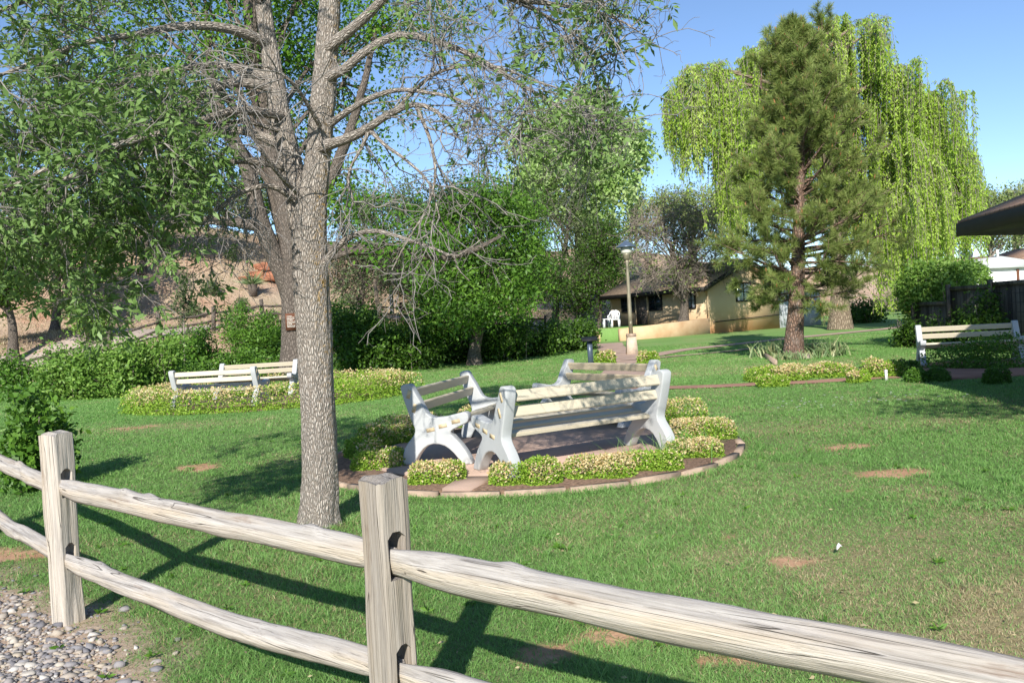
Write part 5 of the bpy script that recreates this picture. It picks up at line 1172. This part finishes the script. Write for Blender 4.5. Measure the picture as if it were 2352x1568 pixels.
# ================================================================== LAMP, PLAQUE, PATIO CHAIR
def lamp():
    b = G(1452, 813); root = thing('lamp_post', 'tall garden lamp with a cone cap on a concrete base beside the path', 'lamp', b)
    def fr(name, prof, mat, sides=24, smooth=True): m = MB(); m.lathe(b, prof, sides); o = m.build(name, M[mat], root, smooth); return o
    m = MB(); r0, r1, h = .20, .145, .62
    m.hexa([b + np.array(q) for q in ((-r0, -r0, -.05), (r0, -r0, -.05), (r0, r0, -.05), (-r0, r0, -.05), (-r1, -r1, h), (r1, -r1, h), (r1, r1, h), (-r1, r1, h))]); m.build('base', M['lamp_base'], root)
    m = MB(); m.hexa([b + np.array(q) for q in ((-.165, -.165, h), (.165, -.165, h), (.165, .165, h), (-.165, .165, h), (-.15, -.15, h + .10), (.15, -.15, h + .10), (.15, .15, h + .10), (-.15, .15, h + .10))]); m.build('base_cap', M['curb'], root)
    fr('pole', [(.075, .70), (.07, 1.5), (.058, 2.6), (.052, 3.22), (.05, 3.3)], 'pole')
    hd = fr('lamp_head', [(.07, 3.30), (.12, 3.33), (.12, 3.46), (.15, 3.50)], 'pole')
    m = MB(); m.lathe(b, [(.15, 3.50), (.19, 3.56), (.20, 3.70), (.17, 3.72)], 24); m.build('lens', M['lens'], hd, True)
    m = MB(); m.lathe(b, [(.25, 3.715), (.36, 3.735), (.34, 3.76), (.20, 3.86), (.07, 3.93), (.05, 3.97), (.0, 3.98)], 28); m.build('cap', M['lampcap'], hd, True)
    m = MB(); m.box(b + [-.04, -.085, 1.0], b + [.04, -.06, 1.16]); m.build('hand_hole_cover', M['pole'], root)
lamp()
def plaque():
    b = G(1358, 840); root = thing('plaque_stand', 'dark blue steel stand with a slanted plate beside the path', 'sign', b)
    m = MB(); m.box(b + [-.085, -.05, -.05], b + [.065, .05, .80]); m.build('post', M['metal_blue'], root)
    m = MB(); m.hexa([b + np.array(q) for q in ((-.25, -.2, .74), (.22, -.2, .74), (.22, .2, .84), (-.25, .2, .84), (-.25, -.2, .77), (.22, -.2, .77), (.22, .2, .87), (-.25, .2, .87))]); m.build('plate', M['black'], root)
plaque()
ZT = .86
def terrace_pt(px, Y, z=ZT): p = AT(px, 740, Y); p[2] = z; return p
def chair():
    c = terrace_pt(1411, 43.2); root = thing('garden_chair', 'white plastic garden armchair on the terrace by the steps', 'chair', c)
    def part(name, f): m = MB(); f(m); o = m.build(name, M['white_plastic']); o.parent = root
    for sx in (-1, 1):
        part('leg', lambda m: m.hexa([(sx * .27 + a, -.24 + b_, z) for z, s in ((0, .032), (.40, .045)) for a, b_ in ((-s, -s), (s, -s), (s, s), (-s, s))]))
        part('leg', lambda m: m.hexa([(sx * .25 + a, .24 + b_, z) for z, s in ((0, .032), (.40, .045)) for a, b_ in ((-s, -s), (s, -s), (s, s), (-s, s))]))
        part('armrest', lambda m: (m.tube([(sx * .27, -.26, .40), (sx * .29, -.27, .58), (sx * .29, -.1, .63), (sx * .28, .15, .64), (sx * .25, .27, .66)], [.03, .03, .035, .035, .03], 8)))
    part('seat', lambda m: m.hexa([(-.27, -.28, .38), (.27, -.28, .38), (.24, .25, .36), (-.24, .25, .36), (-.27, -.28, .42), (.27, -.28, .42), (.24, .25, .40), (-.24, .25, .40)]))
    def back(m):
        arc = [(-.25, .26, .40), (-.26, .30, .60), (-.23, .33, .78), (-.12, .345, .86), (0, .35, .88), (.12, .345, .86), (.23, .33, .78), (.26, .30, .60), (.25, .26, .40)]; m.tube(resample(arc, 24), np.full(24, .032), 8)
        for x in (-.13, -.045, .045, .13): m.hexa([(x - .032, .255, .40), (x + .032, .255, .40), (x + .032, .275, .40), (x - .032, .275, .40), (x - .032, .335, .85), (x + .032, .335, .85), (x + .032, .355, .85), (x - .032, .355, .85)])
    part('backrest', back); root.rotation_euler = (0, 0, -.25); root.scale = (.98, .98, .98)
    c = terrace_pt(1396, 42.6); t = thing('side_table', 'low white plastic side table beside the garden chair', 'table', c)
    m = MB(); m.box((-.25, -.25, .42), (.25, .25, .46)); o = m.build('table_top', M['white_plastic']); o.parent = t
    for sx in (-1, 1):
        for sy in (-1, 1): m = MB(); m.box((sx * .2 - .035, sy * .2 - .035, 0), (sx * .2 + .035, sy * .2 + .035, .42)); o = m.build('leg', M['white_plastic']); o.parent = t
chair()
# ================================================================== HOUSE
WL, WR = G(1428, 783), G(1640, 766)
C0 = np.array([WR[0] - .1, WR[1] + .35]); e1 = unit(np.array([[-.49, .87]]))[0]; e2 = np.array([e1[1], -e1[0]])
def house():
    z0 = float(T(*C0)) - .3; ze, Lf, Wg = 2.78, 8.2, 5.0; zr = ze + 2.5 * .44
    root = thing('stucco_house', 'low cream stucco house with shake roof behind the terrace and mesquite', 'house', (*C0, z0))
    def P(a, b_, z): return np.array([*(C0 + e1 * a + e2 * b_), z])
    m = MB(); m.prism([P(0, 0, z0), P(0, Wg, z0), P(0, Wg, ze), P(0, Wg / 2, zr - .02), P(0, 0, ze)], (*(e1 * .18), 0)); m.build('wall', M['stucco'], root)
    m = MB(); m.hexa([P(.18, .0, z0), P(.18, .18, z0), P(Lf, .18, z0), P(Lf, 0, z0), P(.18, 0, ze), P(.18, .18, ze), P(Lf, .18, ze), P(Lf, 0, ze)]); m.build('wall', M['stucco'], root)
    m = MB(); m.hexa([P(Lf, 0, z0), P(Lf, Wg, z0), P(Lf + .18, Wg, z0), P(Lf + .18, 0, z0), P(Lf, 0, ze), P(Lf, Wg, ze), P(Lf + .18, Wg, ze), P(Lf + .18, 0, ze)]); m.hexa([P(.18, Wg - .18, z0), P(.18, Wg, z0), P(Lf, Wg, z0), P(Lf, Wg - .18, z0), P(.18, Wg - .18, ze), P(.18, Wg, ze), P(Lf, Wg, ze), P(Lf, Wg - .18, ze)]); m.build('wall', M['stucco'], root)
    # roof: two sloping slabs with dark rake and eave boards
    o = .55; sl = (zr - ze) / (Wg / 2); th = .10
    def slab(b0, z_0, b1, z_1):
        m = MB(); A = [P(-.35, b0, z_0), P(Lf + .4, b0, z_0), P(Lf + .4, b1, z_1), P(-.35, b1, z_1)]; m.hexa(A + [q + [0, 0, th] for q in A]); return m.build('roof', M['shingle'], root)
    r1 = slab(-o, ze - o * sl + .03, Wg / 2, zr + .03); slab(Wg + o, ze - o * sl + .03, Wg / 2 + .002, zr + .03)
    for b0, z_0, b1, z_1 in ((-o, ze - o * sl, Wg / 2, zr), (Wg + o, ze - o * sl, Wg / 2, zr)):
        m = MB(); A = [P(-.40, b0, z_0 - .14), P(-.352, b0, z_0 - .14), P(-.352, b1, z_1 - .14), P(-.40, b1, z_1 - .14)]; m.hexa(A + [q + [0, 0, .255] for q in A]); m.build('rake_board', M['fascia'], root)
    m = MB(); A = [P(-.352, -o - .05, ze - o * sl - .14), P(Lf + .4, -o - .05, ze - o * sl - .14), P(Lf + .4, -o - .002, ze - o * sl - .14), P(-.352, -o - .002, ze - o * sl - .14)]; m.hexa(A + [q + [0, 0, .24] for q in A]); m.build('fascia', M['fascia'], root)
    for a in (2.2, 4.1, 6.0):   # porch posts
        pass
    def on_front(px):   # distance along the front wall seen at picture column px
        k = (px + 4 - 1176) / FPX; return (k * C0[1] - C0[0]) / (e1[0] - k * e1[1])
    def window(wall, pa, pb, z_0, z_1, mat='glass'):
        if wall == 'f': a0, a1 = sorted((on_front(pa), on_front(pb))); f = lambda u, d, z: P(u, -d, z)
        else:
            k = [((q + 4 - 1176) / FPX * C0[1] - C0[0]) / (e2[0] - (q + 4 - 1176) / FPX * e2[1]) for q in (pa, pb)]; a0, a1 = k; f = lambda u, d, z: P(-d, u, z)
        def bx(m, u0, u1, d0, d1, zz0, zz1): m.hexa([f(u0, d0, zz0), f(u1, d0, zz0), f(u1, d1, zz0), f(u0, d1, zz0), f(u0, d0, zz1), f(u1, d0, zz1), f(u1, d1, zz1), f(u0, d1, zz1)])
        m = MB(); bx(m, a0, a1, .002, .02, z_0, z_1); g = m.build('window', M[mat], root)
        m = MB(); w = .07
        bx(m, a0 - w, a0, .002, .06, z_0 - w, z_1 + w); bx(m, a1, a1 + w, .002, .06, z_0 - w, z_1 + w); bx(m, a0, a1, .002, .06, z_1, z_1 + w); bx(m, a0, a1, .002, .07, z_0 - w, z_0); bx(m, (a0 + a1) / 2 - .025, (a0 + a1) / 2 + .025, .02, .05, z_0, z_1); bx(m, a0, (a0 + a1) / 2 - .025, .02, .045, (z_0 + z_1) / 2 - .02, (z_0 + z_1) / 2 + .02); bx(m, (a0 + a1) / 2 + .025, a1, .02, .045, (z_0 + z_1) / 2 - .02, (z_0 + z_1) / 2 + .02)
        m.build('frame', M['black'], g)
    window('g', 1693, 1724, 1.85, 2.72, 'curtain'); window('f', 1582, 1597, 1.65, 2.35, 'curtain'); window('f', 1494, 1520, 1.65, 2.4); window('f', 1430, 1456, 1.65, 2.45)
    a0, a1 = sorted((on_front(1462), on_front(1487))); m = MB(); m.hexa([P(a0, -.03, ZT), P(a1, -.03, ZT), P(a1, -.002, ZT), P(a0, -.002, ZT), P(a0, -.03, 2.6), P(a1, -.03, 2.6), P(a1, -.002, 2.6), P(a0, -.002, 2.6)])
    d = m.build('door', M['dark_bark'], root); m = MB()
    for u0, u1, zz0, zz1 in ((a0 - .09, a0 - .002, ZT, 2.69), (a1 + .002, a1 + .09, ZT, 2.69), (a0 - .002, a1 + .002, 2.6, 2.69)): m.hexa([P(u0, -.05, zz0), P(u1, -.05, zz0), P(u1, -.003, zz0), P(u0, -.003, zz0), P(u0, -.05, zz1), P(u1, -.05, zz1), P(u1, -.003, zz1), P(u0, -.003, zz1)])
    m.build('door_frame', M['stucco'], d)
    m = MB(); q = P(a0 + .1, -.07, 1.75); m.lathe(q, [(.0, -.035), (.03, -.02), (.03, .02), (0, .035)], 10); m.build('handle', M['lampcap'], d)
    # handrail pipe along the gable wall
    m = MB(); k0 = .15; m.tube([P(-.10, k0, .82), P(-.10, 4.9, .98)], [.025, .025], 8); m.build('rail', M['black'], root)
    # metal clad lean-to on the right
    s = thing('metal_shed', 'white corrugated metal shed behind the pine trunk, joined to the stucco house', 'shed', (*(C0 + e2 * 5.2), z0)); Q = lambda a, b_, z: P(a, b_, z)
    m = MB(); m.hexa([Q(.3, Wg + .01, z0), Q(.3, Wg + 3.6, z0), Q(3.5, Wg + 3.6, z0), Q(3.5, Wg + .01, z0), Q(.3, Wg + .01, 2.35), Q(.3, Wg + 3.6, 2.1), Q(3.5, Wg + 3.6, 2.1), Q(3.5, Wg + .01, 2.35)]); m.build('wall', M['siding'], s)
    m = MB(); A = [Q(.05, Wg + .6, 2.36), Q(.05, Wg + 3.9, 2.12), Q(3.7, Wg + 3.9, 2.12), Q(3.7, Wg + .6, 2.36)]; m.hexa(A + [q + [0, 0, .06] for q in A]); m.build('roof', M['fascia'], s)
    return P
HP = house()
def terrace():
    zb = -.1; zt = .79; bk = HP(8, -.01, 0)
    A = WL[:2]; Bq = C0 + np.array([0, 0]); wdir = unit((Bq - A)[None])[0]; wn = np.array([-wdir[1], wdir[0]])
    m = MB(); P = [A + wn * .26, Bq + wn * .26, HP(0.02, -.01, 0)[:2], HP(8.0, -.01, 0)[:2], np.array([HP(8, -.01, 0)[0] - 2.4, HP(8, 0, 0)[1] - .5]), AT(1340, 770, 41.3)[:2], A + wn * .26 + np.array([-.99, .75])]
    m.prism([(*p, zb) for p in P[:1] + P[1:]], (0, 0, ZT - zb)); m.build('terrace', M['lawn'], kind='structure', attrs={'far': np.ones(sum(len(f) for fs in m.F.values() for f in fs))})
    w = MB(); V = [(*A, zb), (*Bq, zb), (*(Bq + wn * .24), zb), (*(A + wn * .24), zb), (*A, zt + .03), (*Bq, zt + .25), (*(Bq + wn * .24), zt + .25), (*(A + wn * .24), zt + .03)]; w.hexa(np.array(V)); tag(w.build('retaining_wall', M['terrace']), 'low tan retaining wall in front of the house terrace', 'wall')
    # steps with yellow edges
    st = G(1405, 784); root = thing('garden_steps', 'three concrete steps with yellow edges up to the terrace', 'steps', st); dirv = unit(np.array([[.12, 1.]]))[0]; sd = np.array([dirv[1], -dirv[0]]); c = G(1404, 783)[:2]; hw = .50; zg = float(T(*c))
    for k in range(3):
        zz = zg + (ZT - zg) * (k + 1) / 3; a = c + dirv * k * .36; m = MB(); q = [a - sd * hw, a + sd * hw, c + dirv * 1.5 + sd * hw, c + dirv * 1.5 - sd * hw] 
        zl = zg - .1 if k == 0 else zg + (ZT - zg) * k / 3 + .002
        m.prism([(*p, zl) for p in q], (0, 0, zz - zl)); s = m.build('step', M['path'], root)
        m = MB(); f0 = a - dirv * .012; q = [f0 - sd * hw, f0 + sd * hw, a + sd * hw - dirv * .001, a - sd * hw - dirv * .001]; m.prism([(*p, zz - .11) for p in q], (0, 0, .113)); m.build('nosing', M['yellow'], s)
    m = MB(); q = [c - sd * (hw + .02) - dirv * .1, c - sd * (hw + .02) + dirv * 1.4, c - sd * (hw + .35) + dirv * 1.4, c - sd * (hw + .35) - dirv * .1]; m.hexa(np.array([(*p, zb) for p in q] + [(*q[0], zg + .45), (*q[1], ZT + .1), (*q[2], ZT + .1), (*q[3], zg + .45)])); m.build('cheek_wall', M['terrace'], root)
terrace()

# ================================================================== RIGHT SIDE: BOARD FENCE, ROOFS, SHED
def board_fence():
    pts = [G(2106, 792)[:2] * 1.0, None]; a = AT(2106, 780, 25.2)[:2]; c = AT(2420, 780, 19.4)[:2]; d = unit((c - a)[None])[0]; n = np.array([d[1], -d[0]]); Lt = np.linalg.norm(c - a); ang = math.atan2(d[1], d[0]); k = 0; s = 0.
    root = thing('board_fence', 'tall dark weathered board fence stepping up behind the bench at right', 'fence', (*a, 0))
    # picture tops of the steps: panel ends along the fence
    while s < Lt:
        w = 1.83; pa = a + d * s; z1 = 1.72 + .045 * k - (.35 if k == 0 else 0); m = MB(); m.box((0, -.012, -.1), (w, .012, z1 - .1)); o = m.build('panel', M['boards']); o.matrix_basis = Matrix.Translation((*pa, 0)) @ Matrix.Rotation(ang, 4, 'Z'); adopt(o, root)
        for zz in (.35, z1 - .16): 
            m = MB(); m.box((0, -.06, zz), (w, -.014, zz + .10)); o = m.build('rail', M['boards']); o.matrix_basis = Matrix.Translation((*pa, 0)) @ Matrix.Rotation(ang, 4, 'Z'); adopt(o, root)
        m = MB(); m.box((-.05, -.05, -.1), (.05, .05, z1 + .02)); o = m.build('post', M['boards']); o.matrix_basis = Matrix.Translation((*pa, 0)) @ Matrix.Rotation(ang, 4, 'Z') @ Matrix.Translation((0, -.075, 0)); adopt(o, root)
        m = MB(); m.box((.01, -.05, z1 - .098), (w - .01, .05, z1 - .05)); o = m.build('cap_rail', M['boards']); o.matrix_basis = Matrix.Translation((*pa, 0)) @ Matrix.Rotation(ang, 4, 'Z'); adopt(o, root)
        s += w + .02; k += 1
    # wire trellis on the right hand panel
    q = a + d * (Lt * .80) + n * .18; t = thing('trellis', 'thin black wire trellis leaning on the board fence', 'trellis', (*q, 0)); m = MB()
    for i in range(4): m.tube([(i * .16, 0, 0), (i * .16, 0, 1.55)], [.008, .008], 5)
    for i in range(6): m.tube([(-.02, -.015, .25 + i * .24), (.5, -.015, .25 + i * .24)], [.007, .007], 5)
    o = m.build('wires', M['black']); o.parent = t; t.rotation_euler = (0, 0, ang)
board_fence()
def near_roof():
    A = AT(2200, 513, 12.5); E = AT(2352, 477, 10.4); dv = (E - A); dv[2] = 0; E2 = A + dv * 3.2; Hq = AT(2352, 450, 13.2); hv = Hq - A; R0 = A + hv * 2.4; R1 = R0 + dv * 2.6
    root = thing('porch_roof', 'brown shingled roof corner with a deep dark eave cutting in at the right edge', 'building', A); up = np.array([0, 0, 1.])
    m = MB(); P = [A, E2, R1, R0]; m.hexa(np.array([q + up * .0 for q in P] + [q + up * .035 for q in P])); m.build('roof', M['shingle2'], root)
    Bk = A + (R0 - A) * 2.; Bk[2] = A[2]; m = MB(); n_ = unit(np.array([[dv[1], -dv[0], 0]]))[0]
    m.hexa(np.array([A + n_ * .03 - up * .20, E2 + n_ * .03 - up * .20, E2 - n_ * .02 - up * .20, A - n_ * .02 - up * .20, A + n_ * .03 - up * .005, E2 + n_ * .03 - up * .005, E2 - n_ * .02 - up * .005, A - n_ * .02 - up * .005])); m.build('fascia', M['fascia'], root)
    hb = np.array([hv[0], hv[1], 0]); q = A + hb * 2.6; m = MB(); m.hexa(np.array([A - up * .19, E2 - up * .19, E2 + hb * 2.2 - up * .19, q - up * .19, A - up * .16, E2 - up * .16, E2 + hb * 2.2 - up * .16, q - up * .16])); m.build('soffit', M['fascia'], root)
    # the building under it stands outside the picture
    w0 = A + dv * 1.35 + hb * .9; w1 = E2 + hb * .6; w2 = E2 + hb * 2.; w3 = A + dv * 1.35 + hb * 2.4; m = MB(); V = [w0, w1, w2, w3]; m.hexa(np.array([(q[0], q[1], -.1) for q in V] + [(q[0], q[1], A[2] - .2) for q in V])); m.build('wall', M['boards'], root)
near_roof()
def far_sheds():
    Y = 46; g = AT(2330, 650, Y); root = thing('white_shed', 'white gabled shed showing above the board fence', 'shed', (g[0], Y, 0.2))
    xl, xr = AT(2238, 620, Y)[0], AT(2420, 620, Y)[0]; xm = AT(2292, 600, Y)[0]; zl, zm, zr = AT(2238, 612, Y)[2], AT(2292, 588, Y)[2], AT(2420, 596, Y)[2]
    m = MB(); m.prism([(xl, Y, .1), (xr, Y, .1), (xr, Y, zr - .32), (xl, Y, zl - .1)], (0, 6, 0)); m.build('wall', M['white_plastic'], root)
    m = MB(); P = [(xl - .3, Y - .3, zl - .12), (xm, Y - .3, zm), (xr, Y - .3, zr - .3), (xr, Y + 6.3, zr - .3), (xm, Y + 6.3, zm), (xl - .3, Y + 6.3, zl - .12)]
    m.prism([(xl - .3, Y - .3, zl - .10), (xm, Y - .3, zm - .02), (xr, Y - .3, zr - .30), (xr, Y - .3, zr - .36), (xl - .3, Y - .3, zl - .16)], (0, 6.6, 0)); m.build('roof', M['concrete'], root)
    m = MB(); m.lathe((xm, Y, zm - .1), [(.07, 0), (.07, .45), (.0, .46)], 10); m.build('vent_pipe', M['white_pipe'], root, True)
    m = MB(); x_ = AT(2337, 630, Y)[0]; m.box((x_ - .06, Y - .09, .2), (x_ + .06, Y - .002, zr - .4)); m.build('downpipe', M['sign'], root)
    Y = 55; root = thing('tan_house', 'tan roofed house with a spinning metal roof vent behind the white shed', 'house', (AT(2250, 600, Y)[0], Y, .3)); x0, x1, x2 = AT(2150, 600, Y)[0], AT(2300, 600, Y)[0], AT(2205, 600, Y)[0]
    ze, zr = AT(2230, 612, Y)[2], AT(2230, 590, Y)[2] + .1
    m = MB(); m.box((x0, Y, .1), (x1, Y + 5, ze)); m.build('wall', M['stucco'], root); m = MB(); m.prism([(x0 - .4, Y - .5, ze - .05), (x0 - .4, Y + 2.5, zr), (x0 - .4, Y + 5.5, ze - .05), (x0 - .4, Y + 5.5, ze - .15), (x0 - .4, Y - .5, ze - .15)], (x1 - x0 + .8, 0, 0)); m.build('roof', M['shingle2'], root)
    c = AT(2220, 589, Y + 1.8); c[2] = zr - .25; m = MB(); m.lathe(c, [(.22, 0), (.22, .18), (.36, .22), (.42, .40), (.36, .58), (.12, .64), (0, .65)], 22); m.build('roof_vent', M['lampcap'], root)
    Y = 50; root = thing('brown_roof_house', 'brown roofed house with pale walls cut by the right edge of the picture', 'house', (AT(2360, 600, Y)[0], Y, .3)); x0, x1 = AT(2345, 600, Y)[0], AT(2500, 600, Y)[0]; ze = AT(2340, 596, Y)[2]
    m = MB(); m.box((x0, Y, .1), (x1, Y + 5, ze)); m.build('wall', M['stucco'], root); m = MB(); m.prism([(x0 - .5, Y - .5, ze), (x0 + 3, Y - .5, ze + .9), (x1, Y - .5, ze + .9), (x1, Y - .5, ze + .02)], (0, 6, 0)); m.build('roof', M['shingle2'], root)
far_sheds()
c = G(2036, 874); m = MB(); m.box((c[0] - .022, c[1] - .015, c[2]), (c[0] + .022, c[1] + .015, c[2] + .2)); m.box((c[0] - .018, c[1] - .018, c[2] + .14), (c[0] + .018, c[1] - .0155, c[2] + .18)); tag(m.build('garden_stake', M['white_pipe']), 'short white stake beside the red path', 'stake')
c = G(1720, 946); 
def litter():
    g = G(1923, 1280); m = MB(); m.add(np.array([(0, 0, .03), (.05, .02, .07), (.09, .06, .05), (.06, .09, .09), (.02, .06, .06), (.03, .03, .10)]) * .5 + g + [0, 0, .03], [np.array([(0, 1, 5), (1, 2, 5), (2, 3, 5), (3, 4, 5), (4, 0, 5)])]); tag(m.build('paper_scrap', M['white_plastic']), 'crumpled white paper scrap lying on the lawn', 'litter')
litter()
# trees standing outside the picture to the right: their shade falls on the lawn, the red patio and the board fence
def side_tree(x, y, z0, blobs, label, n=120, per=55):
    tree('roadside_tree', label, 'tree', (x, y, 0), np.array([(x, y, -.1), (x + .1, y, 2), (x, y + .1, z0)]), blobs, M['shrub_leaf'], M['grey_bark'], n, per, .13, .5, .4, 16, .2)
side_tree(6.3, 1.2, 5.4, [(5.2, 2.6, 5.2, 1.1, .9, .5), (6.4, 2.0, 5.6, 1.3, 1.1, .7), (7.6, 2.2, 5.4, 1.2, 1.2, .8), (4.3, 3.1, 4.8, .7, .45, .3), (6.2, 1.2, 6.3, 1.2, 1.0, .6)], 'tree beyond the right edge shading the lawn', 90, 42)
side_tree(13.5, 10.5, 6, [(12.2, 12.0, 6.0, 1.2, 1.2, .9), (13.4, 13.5, 6.2, 1.6, 1.4, 1.2), (13.1, 16.0, 6.0, .9, 1.6, .9), (14.6, 17.5, 6.2, 1.3, 1.6, 1.3), (14.8, 15.5, 6.4, 1.7, 1.8, 1.5), (13.0, 14.6, 7.4, 1.6, 1.6, 1.1), (15.5, 12, 6.0, 1.8, 1.8, 1.6), (11.0, 12.6, 5.6, .8, .8, .6), (11.2, 14.4, 5.8, .8, .9, .7), (10.7, 11.9, 9, 1.3, 1.2, 1), (12.2, 10.5, 9, 1.4, 1.2, 1.1), (11.2, 9.2, 8.6, 1.1, 1.2, .9)], 'tree beyond the right edge shading the board fence', 420, 85)

# ================================================================== LIGHT, SKY, CAMERA
EL, AZ = math.radians(31.5), math.radians(8.1)      # shadows fall away from the camera and a little to the right
SD = Vector((-math.sin(AZ) * math.cos(EL), -math.cos(AZ) * math.cos(EL), math.sin(EL)))
sl = bpy.data.lights.new('sun', 'SUN'); sl.energy = 5.0; sl.angle = math.radians(.53); sl.color = (1, .95, .87)
so = bpy.data.objects.new('sun', sl); COL.objects.link(so); so.rotation_euler = SD.to_track_quat('Z', 'Y').to_euler()
wd = bpy.data.worlds.new('World'); SC.world = wd; wd.use_nodes = True; nt = wd.node_tree
sk = nt.nodes.new('ShaderNodeTexSky'); sk.sky_type = 'NISHITA'; sk.sun_disc = False; sk.sun_elevation = EL; sk.sun_rotation = math.atan2(SD.x, SD.y); sk.altitude = 1300; sk.air_density = 1.0; sk.dust_density = .0; sk.ozone_density = 3.2; sk.air_density = .9
bg = nt.nodes['Background']; bg.inputs[1].default_value = .13; nt.links.new(sk.outputs[0], bg.inputs[0])
cd = bpy.data.cameras.new('camera'); co = bpy.data.objects.new('camera', cd); COL.objects.link(co)
cd.sensor_width = 36; cd.lens = FPX / 2352 * 36; cd.clip_start = .05; cd.clip_end = 2000
Mx = Matrix((_R, _U, -_F)).transposed().to_4x4(); co.matrix_world = Matrix.Translation(_C) @ Mx
SC.camera = co
vs = SC.view_settings; vs.view_transform = 'Standard'; vs.look = 'None'; vs.exposure = .55; vs.gamma = 1
SC.render.engine = 'CYCLES'; SC.cycles.max_bounces = 6; SC.cycles.transparent_max_bounces = 4; SC.cycles.use_denoising = True
